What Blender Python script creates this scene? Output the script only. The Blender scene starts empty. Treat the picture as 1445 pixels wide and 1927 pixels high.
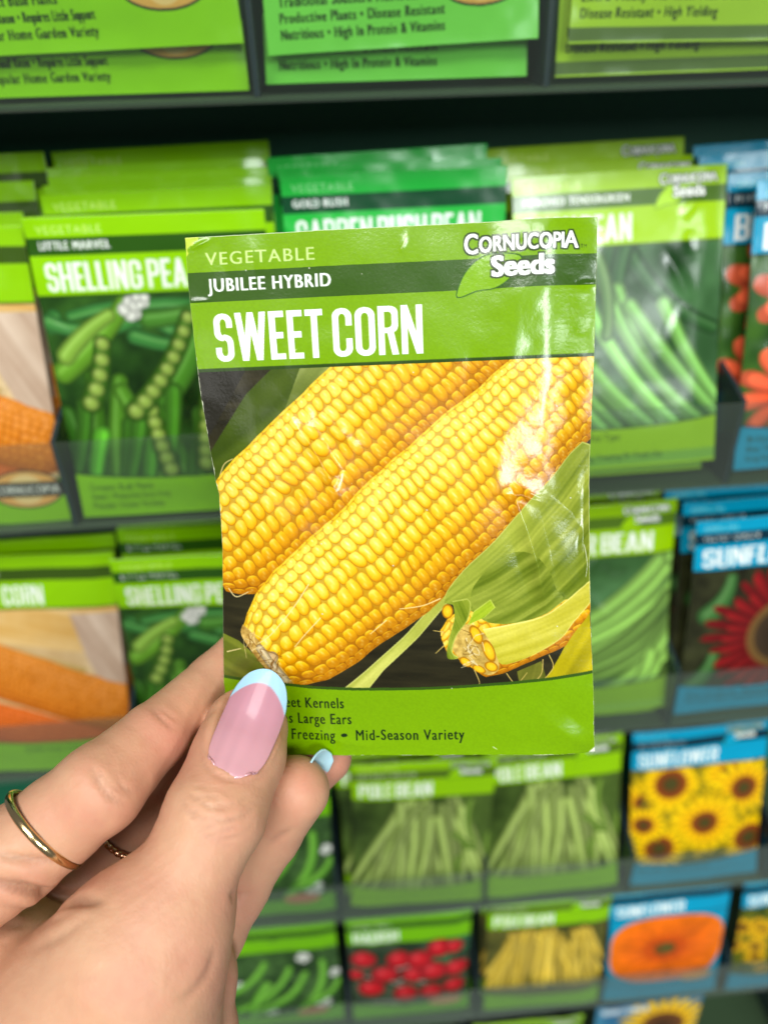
import bpy, bmesh, math
import numpy as np
from mathutils import Matrix, Vector

# ------------------------------------------------------------------ scene, camera, light
C = bpy.context.scene.collection
SC = bpy.context.scene
MM = 0.001
EYE_H = 1.40                                   # height of the phone above the shop floor (m)

def cam_axes(pitch, yaw, roll):
    cy, sy, cp, sp = math.cos(yaw), math.sin(yaw), math.cos(pitch), math.sin(pitch)
    f = np.array([sy*cp, cy*cp, -sp]); rt = np.array([cy, -sy, 0.0]); up = np.cross(rt, f)
    cr, sr = math.cos(roll), math.sin(roll)
    return rt*cr+up*sr, -rt*sr+up*cr, f
RT, UP, FW = cam_axes(*np.radians([32.085, 3.617, -1.781]))
def M4(x, y, z, loc):
    m = Matrix.Identity(4)
    for i, c in enumerate((x, y, z)):
        for k in range(3): m[k][i] = c[k]
    for k in range(3): m[k][3] = loc[k]
    return m

cam = bpy.data.cameras.new('camera'); cam_o = bpy.data.objects.new('camera', cam); C.objects.link(cam_o)
cam_o.matrix_world = M4(RT, UP, -FW, (0, 0, EYE_H))
cam.sensor_fit = 'VERTICAL'; cam.sensor_height = 36.0; cam.lens = 36.0*1445/1927
cam.clip_start = 0.01; cam.clip_end = 60
cam.dof.use_dof = True; cam.dof.focus_distance = 0.161; cam.dof.aperture_fstop = cam.lens/2.9
cam.dof.aperture_blades = 0
SC.camera = cam_o

W_ = bpy.data.worlds.new('World'); SC.world = W_; W_.use_nodes = True
W_.node_tree.nodes['Background'].inputs[0].default_value = (0.93, 0.97, 1.0, 1)
W_.node_tree.nodes['Background'].inputs[1].default_value = 0.15
def area(name, loc, target, sx, sy, power, col=(1, 1, 1)):
    l = bpy.data.lights.new(name, 'AREA'); l.shape = 'RECTANGLE'; l.size = sx; l.size_y = sy; l.energy = power; l.color = col
    o = bpy.data.objects.new(name, l); C.objects.link(o); o.location = loc
    d = Vector(target)-Vector(loc); o.rotation_euler = d.to_track_quat('-Z', 'Y').to_euler()
    o['kind'] = 'helper'
    return o
area('unseen_light', (-0.10, -0.34, EYE_H+0.88), (0.0, 0.22, EYE_H+0.02), 0.60, 0.34, 1.8, (1.0, 0.985, 0.95))  # added lamp, hung low so brightness falls off towards the lower rows
area('unseen_light', (-0.55, -1.25, EYE_H+1.45), (0.0, 0.25, EYE_H), 1.1, 0.45, 36, (1.0, 0.99, 0.96))  # added lamp behind the eye, lifts the rack against the held packet
def panel(x, y, sx, sy, power, col):            # ceiling panel facing straight down, further back in the shop
    return area('unseen_light', (x, y, EYE_H+1.60), (x, y-.001, EYE_H), sx, sy, power, col)
panel(0.74, -3.75, 0.75, 2.3, 190, (0.92, 1.0, 0.98))
panel(2.95, -6.0, 1.10, 4.2, 330, (0.92, 1.0, 0.98))
panel(-2.2, -4.2, 0.40, 2.2, 14, (1.0, 0.98, 0.95))
SC.view_settings.view_transform = 'Standard'; SC.view_settings.look = 'None'
SC.view_settings.exposure = 0.12; SC.view_settings.gamma = 1.0; SC.view_settings.use_curve_mapping = False
SC.render.engine = 'CYCLES'
SC.cycles.max_bounces = 6; SC.cycles.transparent_max_bounces = 12
SC.cycles.caustics_reflective = False; SC.cycles.caustics_refractive = False

def cam2w(p):                                   # camera-frame mm (right, down, ahead) -> world m
    p = np.asarray(p, float)
    return (p[..., 0:1]*RT - p[..., 1:2]*UP + p[..., 2:3]*FW)*MM + np.array([0, 0, EYE_H])

# ------------------------------------------------------------------ materials
def lin(c):
    c = np.asarray(c, float)/255.0
    return np.where(c <= 0.04045, c/12.92, ((c+0.055)/1.055)**2.4)
def rgba(*c): return (*[float(v) for v in lin(c)], 1.0)
def new_mat(name):
    m = bpy.data.materials.new(name); m.use_nodes = True
    return m, m.node_tree, m.node_tree.nodes['Principled BSDF']
def bump(nt, bs, scale, strength, dist, detail=3, coord='Object', kind='noise', stretch=None):
    tc = nt.nodes.new('ShaderNodeTexCoord'); src = tc.outputs[coord]
    if stretch:
        mp = nt.nodes.new('ShaderNodeMapping'); mp.inputs['Scale'].default_value = stretch
        nt.links.new(src, mp.inputs[0]); src = mp.outputs[0]
    if kind == 'noise':
        n = nt.nodes.new('ShaderNodeTexNoise'); n.inputs['Scale'].default_value = scale; n.inputs['Detail'].default_value = detail
        out = n.outputs[0]
    else:
        n = nt.nodes.new('ShaderNodeTexVoronoi'); n.feature = 'DISTANCE_TO_EDGE'; n.inputs['Scale'].default_value = scale
        out = n.outputs[0]
    nt.links.new(src, n.inputs['Vector'])
    b = nt.nodes.new('ShaderNodeBump'); b.inputs['Strength'].default_value = strength; b.inputs['Distance'].default_value = dist
    nt.links.new(out, b.inputs['Height'])
    prev = bs.inputs['Normal'].links[0].from_socket if bs.inputs['Normal'].is_linked else None
    if prev: nt.links.new(prev, b.inputs['Normal'])
    nt.links.new(b.outputs[0], bs.inputs['Normal'])
def vcol(nt, bs, inp='Base Color'):
    a = nt.nodes.new('ShaderNodeVertexColor'); a.layer_name = 'Col'
    nt.links.new(a.outputs[0], bs.inputs[inp]); return a

def paper_mat(name, rough, peel, spec):
    m, nt, bs = new_mat(name); vcol(nt, bs)
    bs.inputs['Roughness'].default_value = rough; bs.inputs['Specular IOR Level'].default_value = spec
    bump(nt, bs, 1500, peel, 0.0001, 2)
    return m
MAT = {}
MAT['hero_paper'] = paper_mat('printed_glossy_paper', 0.19, 0.24, 0.40)
MAT['paper'] = paper_mat('printed_packet_paper', 0.20, 0.15, 0.40)

m, nt, bs = new_mat('skin'); vcol(nt, bs)
bs.inputs['Roughness'].default_value = 0.50; bs.inputs['Specular IOR Level'].default_value = 0.32
bs.subsurface_method = 'RANDOM_WALK'
bs.inputs['Subsurface Weight'].default_value = 0.22; bs.inputs['Subsurface Radius'].default_value = (1.0, 0.35, 0.2)
bs.inputs['Subsurface Scale'].default_value = 0.0030
bump(nt, bs, 900, 0.28, 0.00022, 2, kind='voronoi', stretch=(1, 1, 0.6))
bump(nt, bs, 330, 0.26, 0.0004, 5)
MAT['skin'] = m
m, nt, bs = new_mat('nail_gel'); vcol(nt, bs)
bs.inputs['Roughness'].default_value = 0.3; bs.inputs['Coat Weight'].default_value = 0.9; bs.inputs['Coat Roughness'].default_value = 0.04
bump(nt, bs, 260, 0.10, 0.0003, 2)
bs.inputs['Subsurface Weight'].default_value = 0.1; bs.inputs['Subsurface Scale'].default_value = 0.001
MAT['nail'] = m
m, nt, bs = new_mat('gold'); bs.inputs['Base Color'].default_value = (0.80, 0.58, 0.30, 1); bs.inputs['Metallic'].default_value = 1; bs.inputs['Roughness'].default_value = 0.17
bump(nt, bs, 600, 0.08, 0.0002)
MAT['gold'] = m
m, nt, bs = new_mat('rose_gold'); bs.inputs['Base Color'].default_value = (0.55, 0.28, 0.17, 1); bs.inputs['Metallic'].default_value = 1; bs.inputs['Roughness'].default_value = 0.22
MAT['rose'] = m
def plastic(name, col, rough, noise=None):
    m, nt, bs = new_mat(name); bs.inputs['Base Color'].default_value = col; bs.inputs['Roughness'].default_value = rough
    bump(nt, bs, 220, 0.12, 0.0004)
    return m
MAT['green_metal'] = plastic('dark_green_paint', (0.004, 0.095, 0.045, 1), 0.55)
MAT['shelf'] = plastic('smoked_grey_plastic', (0.050, 0.085, 0.042, 1), 0.4)
MAT['divider'] = plastic('blue_grey_plastic', (0.020, 0.036, 0.042, 1), 0.25)
m, nt, bs = new_mat('clear_plastic')
bs.inputs['Base Color'].default_value = (0.20, 0.23, 0.20, 1); bs.inputs['Roughness'].default_value = 0.12
tr = nt.nodes.new('ShaderNodeBsdfTransparent'); tr.inputs[0].default_value = (0.90, 0.93, 0.91, 1)
mx = nt.nodes.new('ShaderNodeMixShader'); lw = nt.nodes.new('ShaderNodeLayerWeight'); lw.inputs[0].default_value = 0.25
mr = nt.nodes.new('ShaderNodeMapRange'); mr.inputs['To Min'].default_value = 0.045; mr.inputs['To Max'].default_value = 0.5
nt.links.new(lw.outputs['Facing'], mr.inputs[0]); nt.links.new(mr.outputs[0], mx.inputs[0])
nt.links.new(tr.outputs[0], mx.inputs[1]); nt.links.new(bs.outputs[0], mx.inputs[2])
nt.links.new(mx.outputs[0], nt.nodes['Material Output'].inputs[0])
MAT['clear'] = m

# ------------------------------------------------------------------ object helpers
def tag(o, label, cat, group=None):
    o['label'] = label; o['category'] = cat
    if group: o['group'] = group
    return o
def mesh_from(name, V, F, mat, col=None, smooth=True):
    """V (n,3), F (m,3|4) int arrays, col (n,3) linear."""
    me = bpy.data.meshes.new(name); V = np.ascontiguousarray(V, np.float32)
    fl = F if isinstance(F, list) else [F]
    li = np.concatenate([f.ravel() for f in fl]).astype(np.int32)
    cnt = np.concatenate([np.full(len(f), f.shape[1]) for f in fl]).astype(np.int32)
    st = np.concatenate([[0], np.cumsum(cnt)[:-1]]).astype(np.int32)
    me.vertices.add(len(V)); me.vertices.foreach_set('co', V.ravel())
    me.loops.add(len(li)); me.loops.foreach_set('vertex_index', li)
    me.polygons.add(len(cnt)); me.polygons.foreach_set('loop_start', st)
    me.polygons.foreach_set('use_smooth', np.full(len(cnt), smooth))
    me.update(calc_edges=True)
    if col is not None:
        a = me.color_attributes.new('Col', 'FLOAT_COLOR', 'POINT')
        a.data.foreach_set('color', np.concatenate([col, np.ones((len(col), 1))], 1).astype(np.float32).ravel())
    me.materials.append(mat)
    return me
def link(name, me, parent=None, mw=None):
    o = bpy.data.objects.new(name, me); C.objects.link(o)
    if parent: o.parent = parent
    if mw is not None: o.matrix_world = mw
    return o
def empty(name, mw):
    o = bpy.data.objects.new(name, None); C.objects.link(o); o.matrix_world = mw; o.empty_display_size = 0.01
    return o
def boxes_mesh(name, lst, mat, bevel=0.0004):
    bm = bmesh.new()
    for (x0, x1, y0, y1, z0, z1) in lst:
        r = bmesh.ops.create_cube(bm, size=1.0)
        for v in r['verts']:
            v.co = Vector(((x0+x1)/2+v.co.x*(x1-x0), (y0+y1)/2+v.co.y*(y1-y0), (z0+z1)/2+v.co.z*(z1-z0)))
    if bevel: bmesh.ops.bevel(bm, geom=bm.edges[:], offset=bevel, segments=1, affect='EDGES')
    me = bpy.data.meshes.new(name); bm.to_mesh(me); bm.free(); me.materials.append(mat)
    return me

# ------------------------------------------------------------------ picture printing (colours worked out per grid point)
def smooth01(t): t = np.clip(t, 0, 1); return t*t*(3-2*t)
def vnoise(X, Y, cell, seed):
    """smooth value noise over coordinate arrays"""
    rng = np.random.RandomState(seed); G = rng.rand(64, 64)
    x, y = X/cell, Y/cell
    xi, yi = np.floor(x).astype(int), np.floor(y).astype(int); fx, fy = smooth01(x-xi), smooth01(y-yi)
    g = lambda i, j: G[i % 64, j % 64]
    return (g(xi, yi)*(1-fx)+g(xi+1, yi)*fx)*(1-fy)+(g(xi, yi+1)*(1-fx)+g(xi+1, yi+1)*fx)*fy
def fbm(X, Y, cell, seed, n=3):
    s = 0; a = 1; t = 0
    for k in range(n): s = s+a*vnoise(X+17.3*k, Y-9.1*k, cell/2**k, seed+k); t += a; a *= .5
    return s/t

_tc = {}
def text_tris(s, sp=1.16):
    if (s, sp) in _tc: return _tc[(s, sp)]
    cu = bpy.data.curves.new('t', 'FONT'); cu.body = s; cu.resolution_u = 4; cu.space_character = sp
    o = bpy.data.objects.new('t', cu); C.objects.link(o); bpy.context.view_layer.update()
    me = bpy.data.meshes.new_from_object(o.evaluated_get(bpy.context.evaluated_depsgraph_get()))
    bpy.data.objects.remove(o); bpy.data.curves.remove(cu)
    me.calc_loop_triangles()
    V = np.array([v.co[:2] for v in me.vertices]); T = np.array([t.vertices[:] for t in me.loop_triangles])
    bpy.data.meshes.remove(me); _tc[(s, sp)] = (V, T); return V, T
CAPH = None

class Print:
    W, H = 83.0, 114.0
    def __init__(s, res, ss=2):
        s.res, s.ss = res, ss; s.k = res*ss
        s.w, s.h = int(round(s.W*res)), int(round(s.H*res))
        s.X, s.Y = np.meshgrid((np.arange(s.w*ss)+.5)/s.k, (np.arange(s.h*ss)+.5)/s.k)
        s.A = np.zeros(s.X.shape+(3,)); s.A[:] = 200
    def fill(s, mask, col):
        m = np.asarray(mask, float)[..., None]; s.A = s.A*(1-m)+np.asarray(col, float)*m
    def win(s, x0, y0, x1, y1):
        k = s.k; h, w = s.X.shape
        return (slice(max(0, int(y0*k)-1), max(0, min(h, int(y1*k)+2))), slice(max(0, int(x0*k)-1), max(0, min(w, int(x1*k)+2))))
    def polymask(s, pts):
        pts = np.asarray(pts, float); m = np.zeros(s.X.shape, bool)
        sl = s.win(pts[:, 0].min(), pts[:, 1].min(), pts[:, 0].max(), pts[:, 1].max()); X, Y = s.X[sl], s.Y[sl]; r = np.zeros(X.shape, bool)
        for i in range(len(pts)):
            (xa, ya), (xb, yb) = pts[i-1], pts[i]
            if ya == yb: continue
            r ^= ((ya > Y) != (yb > Y)) & (X < (xb-xa)*(Y-ya)/(yb-ya)+xa)
        m[sl] = r; return m
    def textmask(s, body, x0, x1, base, cap, fat=0.0, slant=0.0, fat_y=0.0, sp=1.16):
        global CAPH
        if CAPH is None: CAPH = text_tris('H')[0][:, 1].max()
        V, T = text_tris(body, sp); V = V.copy(); m = np.zeros(s.X.shape, bool)
        V[:, 0] -= V[:, 0].min(); xs = (x1-x0-2*fat)/V[:, 0].max(); ys = cap/CAPH
        P = np.stack([x0+fat+V[:, 0]*xs, base-V[:, 1]*ys], 1)
        for t in T:
            a, b, c = P[t]; lo, hi = P[t].min(0), P[t].max(0)
            if hi[0] < 0 or lo[0] > s.W or hi[1] < 0 or lo[1] > s.H: continue
            sl = s.win(lo[0], lo[1], hi[0], hi[1]); X, Y = s.X[sl], s.Y[sl]
            if X.size == 0: continue
            e = lambda p, q: (q[0]-p[0])*(Y-p[1])-(q[1]-p[1])*(X-p[0])
            A, B, D = e(a, b), e(b, c), e(c, a)
            m[sl] |= ((A >= 0) & (B >= 0) & (D >= 0)) | ((A <= 0) & (B <= 0) & (D <= 0))
        return s.grow(m, fat, fat_y)
    def grow(s, m, fx, fy):
        n = int(round(fx*s.k)); r = m.copy()
        for i in range(1, n+1): r[:, i:] |= m[:, :-i]; r[:, :-i] |= m[:, i:]
        n = int(round(fy*s.k)); q = r.copy()
        for i in range(1, n+1): q[i:] |= r[:-i]; q[:-i] |= r[i:]
        return q
    def text(s, body, x0, x1, base, cap, col, fat=0.0, fat_y=0.0): s.fill(s.textmask(body, x0, x1, base, cap, fat, 0, fat_y), col)
    def ellipse(s, cx, cy, rx, ry): return ((s.X-cx)/rx)**2+((s.Y-cy)/ry)**2 < 1
    def rod(s, pts, r0, r1, col, hi=None, alpha=1.0, soft=0.55):
        """a shaded pod, bean or stem along a bent path"""
        pts = np.asarray(pts, float); R = max(r0, r1)
        sl = s.win(pts[:, 0].min()-R, pts[:, 1].min()-R, pts[:, 0].max()+R, pts[:, 1].max()+R); X, Y = s.X[sl], s.Y[sl]
        if X.size == 0: return
        best = np.full(X.shape, 1e9); sg = np.zeros(X.shape); L = len(pts)-1
        for i in range(L):
            a, b = pts[i], pts[i+1]; d = b-a; t = np.clip(((X-a[0])*d[0]+(Y-a[1])*d[1])/(d@d+1e-9), 0, 1)
            q = np.hypot(X-a[0]-t*d[0], Y-a[1]-t*d[1]); rr = r0+(r1-r0)*(i+t)/L; e = q/rr
            side = np.sign((X-a[0])*d[1]-(Y-a[1])*d[0]); k = e < best
            best = np.where(k, e, best); sg = np.where(k, side*e, sg)
        m = (best < 1)[..., None]*alpha; n = np.sqrt(np.clip(1-best**2, 0, 1))
        sh = (1-soft)+soft*n
        c = np.asarray(col, float)*sh[..., None]
        if hi is not None: c = c+(np.asarray(hi, float)-c)*(np.exp(-((sg-.25)/.22)**2)*.55)[..., None]
        s.A[sl] = s.A[sl]*(1-m)+c*m
    def ball(s, cx, cy, r, col, hi=(255, 255, 255), k=.5):
        sl = s.win(cx-r, cy-r, cx+r, cy+r); X, Y = s.X[sl], s.Y[sl]
        if X.size == 0: return
        d = np.hypot(X-cx, Y-cy)/r; m = (d < 1)[..., None]; n = np.sqrt(np.clip(1-d*d, 0, 1))
        c = np.asarray(col, float)*(.45+.55*n)[..., None]
        h = np.exp(-(((X-cx)/r+.25)**2+((Y-cy)/r+.32)**2)/.06)[..., None]*k
        s.A[sl] = s.A[sl]*(1-m)+(c+(np.asarray(hi, float)-c)*h)*m
    def flower(s, cx, cy, r, n, petal, tip, core, rc, seed, squash=1.0):
        rng = np.random.RandomState(seed); sl = s.win(cx-r*1.2, cy-r*1.2, cx+r*1.2, cy+r*1.2); X, Y = s.X[sl]-cx, (s.Y[sl]-cy)/squash
        if X.size == 0: return
        d = np.hypot(X, Y); th = np.arctan2(Y, X)
        for lay, (rr, sh) in enumerate(((1.0, .78), (.86, 1.0))):
            ph = rng.rand()*6; w = th*n/(2*np.pi)+ph; fi = np.floor(w); f = w-fi
            L = r*rr*(.82+.2*np.random.RandomState(seed+lay).rand(4*n+8)[(fi.astype(int)) % (4*n)])
            e = d/L; m = (e < 1) & (np.abs(f-.5) < .5*np.sqrt(np.clip(1.02-e**3, 0, 1))+.02)
            t = np.clip(e, 0, 1)[..., None]; c = np.asarray(petal, float)*(1-t)+np.asarray(tip, float)*t
            c = c*(sh*(.72+.28*np.sin(np.pi*np.clip(f, 0, 1))))[..., None]
            s.A[sl] = np.where(m[..., None], c, s.A[sl])
        m = (d < rc)[..., None]; c = np.asarray(core, float)*(.55+.6*np.clip(d/rc, 0, 1))[..., None]*(.85+.3*np.random.RandomState(seed+5).rand(*d.shape))[..., None]
        s.A[sl] = np.where(m, c, s.A[sl])
    def out(s):
        a = s.A.reshape(s.h, s.ss, s.w, s.ss, 3).mean((1, 3)); return np.clip(a, 0, 255)

def gothic(p, body, x0, base, cap, col, x1=None, mono=False):
    """tall condensed display capitals, drawn shape by shape"""
    T, TY = .135, .125
    wid = dict(S=.40, W=.66, E=.325, T=.37, C=.415, O=.42, R=.42, N=.45, H=.43, L=.31, I=.135, G=.42, P=.405, A=.47, D=.42, B=.415, U=.42, F=.32, M=.58, V=.46, K=.45, Y=.44)
    wid[' '] = .07; gap = .062
    tot = sum(wid[ch] for ch in body)+gap*(len(body)-1)
    sx = cap if x1 is None else (x1-x0)/tot
    pen = x0; out = np.zeros(p.X.shape, bool)
    for ch in body:
        w = wid[ch]
        sl = p.win(pen, base-cap, pen+w*sx, base); x = (p.X[sl]-pen)/sx; y = (base-p.Y[sl])/cap
        if ch != ' ' and x.size:
            ins = (x >= 0) & (x <= w) & (y >= 0) & (y <= 1); t = T
            def box(a, b, c_, d_): return (x >= a) & (x <= b) & (y >= c_) & (y <= d_)
            def stad(a, b, c_, d_, r, ry): 
                ex = np.clip(np.maximum(a+r-x, x-(b-r)), 0, None)/max(r, 1e-6); ey = np.clip(np.maximum(c_+ry-y, y-(d_-ry)), 0, None)/max(ry, 1e-6)
                return box(a, b, c_, d_) & (ex**2.2+ey**2.2 <= 1)
            def ring(a, b, c_, d_): return stad(a, b, c_, d_, (b-a)/2, .19) & ~stad(a+t, b-t, c_+TY*.92, d_-TY*.92, (b-a)/2-t, .10)
            def bar(xa, ya, xb, yb, k=1.0): return (np.abs(x-(xa+(xb-xa)*(y-ya)/(yb-ya))) < t*.52*k) & (y >= min(ya, yb)) & (y <= max(ya, yb))
            def bowl(c_, d_): return (stad(-w, w, c_, d_, w*.42, .15) & ~stad(-w, w-t, c_+TY*.9, d_-TY*.9, w*.2, .07)) & (x >= 0)
            st = box(0, t, 0, 1)
            m = {'E': lambda: st | box(0, w, 0, TY) | box(0, w, 1-TY, 1) | box(0, w*.92, .44, .44+TY), 'F': lambda: st | box(0, w, 1-TY, 1) | box(0, w*.92, .42, .42+TY),
                 'L': lambda: st | box(0, w, 0, TY), 'T': lambda: box(0, w, 1-TY, 1) | box(w/2-t/2, w/2+t/2, 0, 1), 'I': lambda: st, 'H': lambda: st | box(w-t, w, 0, 1) | box(0, w, .44, .44+TY),
                 'O': lambda: ring(0, w, 0, 1), 'C': lambda: ring(0, w, 0, 1) & ~box(w/2, w, .375, .635), 'G': lambda: (ring(0, w, 0, 1) & ~box(w/2, w, .50, .635)) | box(w*.5, w, .40, .50) | box(w-t, w, .1, .5),
                 'U': lambda: (ring(0, w, 0, 1) & (y < .5)) | st & (y > .3) | box(w-t, w, .3, 1), 'D': lambda: st | bowl(0, 1), 'P': lambda: st | bowl(.42, 1), 'B': lambda: st | bowl(.46, 1) | bowl(0, .56),
                 'R': lambda: st | bowl(.45, 1) | bar(w*.60, .5, w-t*.5, 0), 'N': lambda: st | box(w-t, w, 0, 1) | bar(t*.5, 1, w-t*.5, 0, 1.05), 'M': lambda: st | box(w-t, w, 0, 1) | bar(t*.6, 1, w/2, .05) | bar(w-t*.6, 1, w/2, .05),
                 'W': lambda: bar(t*.5, 1, w*.27, 0) | bar(w/2, 1, w*.27, 0, .95) | bar(w/2, 1, w*.73, 0, .95) | bar(w-t*.5, 1, w*.73, 0), 'A': lambda: bar(w/2, 1, t*.5, 0) | bar(w/2, 1, w-t*.5, 0) | box(w*.25, w*.75, .2, .2+TY*.85), 'V': lambda: bar(w/2, 0, t*.5, 1) | bar(w/2, 0, w-t*.5, 1),
                 'S': lambda: (ring(0, w, .43, 1) & ~((x > w/2) & (y < .70))) | (ring(0, w, 0, .565) & ~((x < w/2) & (y > .30)))}[ch]()
            out[sl] |= m & ins
        pen += (w+gap)*sx
    p.fill(out, col)
WHITE = (236, 240, 236)
def wavy(p, y0, amp): return y0+amp*(1-((p.X-41.5)/41.5)**2)
def frame(p, base, band, sub=None, title=None, tw=None, kind='VEGETABLE', logo=True, lines=(), emblem=False, ecx=68.0, ecy=95.5, kw=22.6, sw=None, head=27.0, strip=False):
    """coloured header, band, logo and footer round the picture"""
    base = np.asarray(base, float)
    p.fill(p.Y < head, base); p.fill((p.Y > 7.0) & (p.Y < 13.0), band)
    p.fill((p.Y > head-.55) & (p.Y < head+.15), np.asarray(band)*.8)
    f = wavy(p, 94.9, 2.6); p.fill(p.Y > f-.7, np.asarray(band)*.95); p.fill(p.Y > f, base)
    if strip: p.fill((p.Y > 108.2) & (p.Y < 112.6), np.asarray(band)*1.5+20)
    vc = base*.42+np.array([244, 250, 226])*.58
    p.text(kind, 3.9, 3.9+kw, 5.65, 2.45, vc, fat=.07)
    if sub: p.text(sub, 4.0, 4.0+(sw or len(sub)*1.85), 10.95, 2.55, WHITE, fat=.10)
    if title: gothic(p, title, 4.5, 25.15, 9.75, WHITE, x1=4.5+tw)
    for i, ln in enumerate(lines):
        if ln:
            x0, x1, body = ln; p.text(body, x0, x1, 101.85+4.12*i, 2.65, (18, 38, 14), fat=.08)
    if logo:
        lf = np.array([[55.2, 14.3], [55.7, 11.8], [57.2, 9.2], [59.6, 7.1], [62.5, 6.3], [67.5, 7.0], [67.0, 9.3], [65.4, 11.2], [62.6, 12.8], [59.0, 13.2]])
        q = []
        for i in range(len(lf)):                                     # rounded outline
            a, b, c, d = lf[i-1], lf[i], lf[(i+1) % len(lf)], lf[(i+2) % len(lf)]
            for t in np.linspace(0, 1, 5)[:-1]: q.append(.5*(2*b+(c-a)*t+(2*a-5*b+4*c-d)*t*t+(3*b-a-3*c+d)*t**3))
        lm = p.polymask(q); p.fill(p.grow(lm, .18, .18), (38, 84, 10)); p.fill(lm, base*1.06)
        dk = (44, 62, 24)
        a = p.textmask('C', 56.6, 59.4, 6.0, 3.7, fat=.14, fat_y=.07) | p.textmask('ORNUCOPI', 59.55, 76.3, 5.75, 2.85, fat=.15, fat_y=.07, sp=1.03) | p.textmask('A', 76.1, 79.2, 5.8, 3.1, fat=.13, fat_y=.06)
        b = p.textmask('Seeds', 61.9, 74.4, 10.55, 3.75, fat=.24, fat_y=.10, sp=1.02)
        p.fill(p.grow(a | b, .26, .3), dk); p.fill(a | b, (246, 248, 244))
        p.text('TM', 79.6, 80.9, 5.9, .7, dk)
    if emblem:
        cx, cy = ecx, ecy
        p.fill(p.ellipse(cx, cy, 13.2, 6.6), (40, 40, 36)); p.fill(p.ellipse(cx, cy, 12.5, 6.0), (236, 176, 88))
        p.fill(p.ellipse(cx, cy+1, 5, 4.2), (246, 206, 132)); p.fill((np.abs(p.X-cx) < 13.6) & (np.abs(p.Y-cy) < 2.4), (44, 40, 40))
        p.text('CORNUCOPIA', cx-12, cx+12, cy+1.3, 2.6, (226, 224, 220), fat=.12)

# ---- the sweet corn picture
def cob(p, p0, d, R, off, rows, klen, seed, mask=None, tint=1.0, hi=.9, smax=200):
    p0 = np.asarray(p0, float); d = np.asarray(d, float); d = d/np.hypot(*d); n = np.array([d[1], -d[0]])
    if n[1] > 0: n = -n                                             # n looks up-left on the print
    X, Y = p.X-p0[0], p.Y-p0[1]
    s = X*d[0]+Y*d[1]; t = X*n[0]+Y*n[1]
    s = s+2.0*(fbm(p.X, p.Y, 9, seed)-.5); t = t+1.7*(fbm(p.X+40, p.Y, 11, seed+3)-.5)
    Rr = np.interp(s, *R); t = t-np.interp(s, *off); u = t/Rr
    m = (np.abs(u) < 1) & (s > 0) & (s < smax)
    if mask is not None: m &= mask
    u = np.clip(u, -.999, .999); ph = np.arcsin(u)
    rng = np.random.RandomState(seed); r = ph/np.pi*rows+.5*rows+.3; ri = np.floor(r).astype(int); a = 2*(r-ri)-1
    wide = np.interp(s, [0, 12, 40, 90], [1.30, 1.10, .95, .80])    # kernels shrink towards the far end
    sc = np.cumsum(1/np.interp(np.arange(0, 120, .1), [0, 12, 40, 90], [1.30, 1.10, .95, .80])*.1); se = np.interp(s, np.arange(0, 120, .1), sc)
    ro = .5*(np.arange(64) % 2)+.28*(rng.rand(64)-.5); rk = 1+.16*(rng.rand(64)-.5)
    q = se/(klen*rk[ri % 64])+ro[ri % 64]; ki = np.floor(q).astype(int); b = 2*(q-ki)-1
    hsh = np.random.RandomState(seed+9).rand(64, 128, 4)[ri % 64, ki % 128]
    tip = np.clip(1-s/16, 0, 1)                                      # rounder, looser kernels near the cut end
    a2 = a+(hsh[..., 1]-.5)*(.20+.3*tip); b2 = b+(hsh[..., 2]-.5)*(.26+.3*tip); szz = 1.03+.20*(hsh[..., 3]-.5)
    ex = 2.6-.5*tip
    rr = np.abs(a2/szz)**ex+np.abs(b2/szz)**(ex-.3)
    h = np.clip(1-rr, 0, 1)**.48
    Z = np.sqrt(np.clip(1-u*u, 0, 1))*Rr*.75+h*1.1*np.sqrt(np.clip(1-u*u, .12, 1))
    gy, gx = np.gradient(Z, 1/p.k)
    N = np.stack([-gx, -gy, np.ones_like(Z)], -1); N /= np.linalg.norm(N, axis=-1, keepdims=True)
    L = np.array([-.30, -.62, .72]); L /= np.linalg.norm(L)
    dif = np.clip(N@L, 0, 1); gap = np.clip(h*2.2, 0, 1)
    cobl = np.clip(.56+.44*u, 0, 1)*np.clip((1.02-np.abs(u))/.16, .35, 1)                                  # the printed cob's round body
    v = np.clip(.14+.74*dif+.26*cobl, 0, 1.2)
    ramp = np.array([[150, 86, 0], [204, 138, 4], [226, 170, 10], [240, 196, 34], [250, 220, 98]], float)
    f = np.clip(v*(.86+.20*hsh[..., 0]), 0, 1)*4; i = np.clip(f.astype(int), 0, 3); f = (f-i)[..., None]
    c = ramp[i]*(1-f)+ramp[i+1]*f
    c = c*(.82+.18*gap)[..., None]*np.array([1, .93, .8])**(1-gap[..., None])*np.array([1, .985, .85])
    sp = np.exp(-((a2-.30+.25*b2)/.40)**2-((b2-.10)/.20)**2)*np.clip(.25+.9*cobl, 0, 1)*(.4+.6*hsh[..., 3])
    sp2 = np.exp(-((a2+.25)/.30)**2-((b2+.30)/.20)**2)*.35*hsh[..., 1]
    c = c+(np.array([255, 246, 196])-c)*np.clip(hi*(1.0*sp+sp2), 0, .92)[..., None]
    c *= .95*np.array([1, tint, tint])  # kernel colour scaled down to offset the strong light on the held packet
    p.A = np.where(m[..., None], c, p.A); return m
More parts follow.
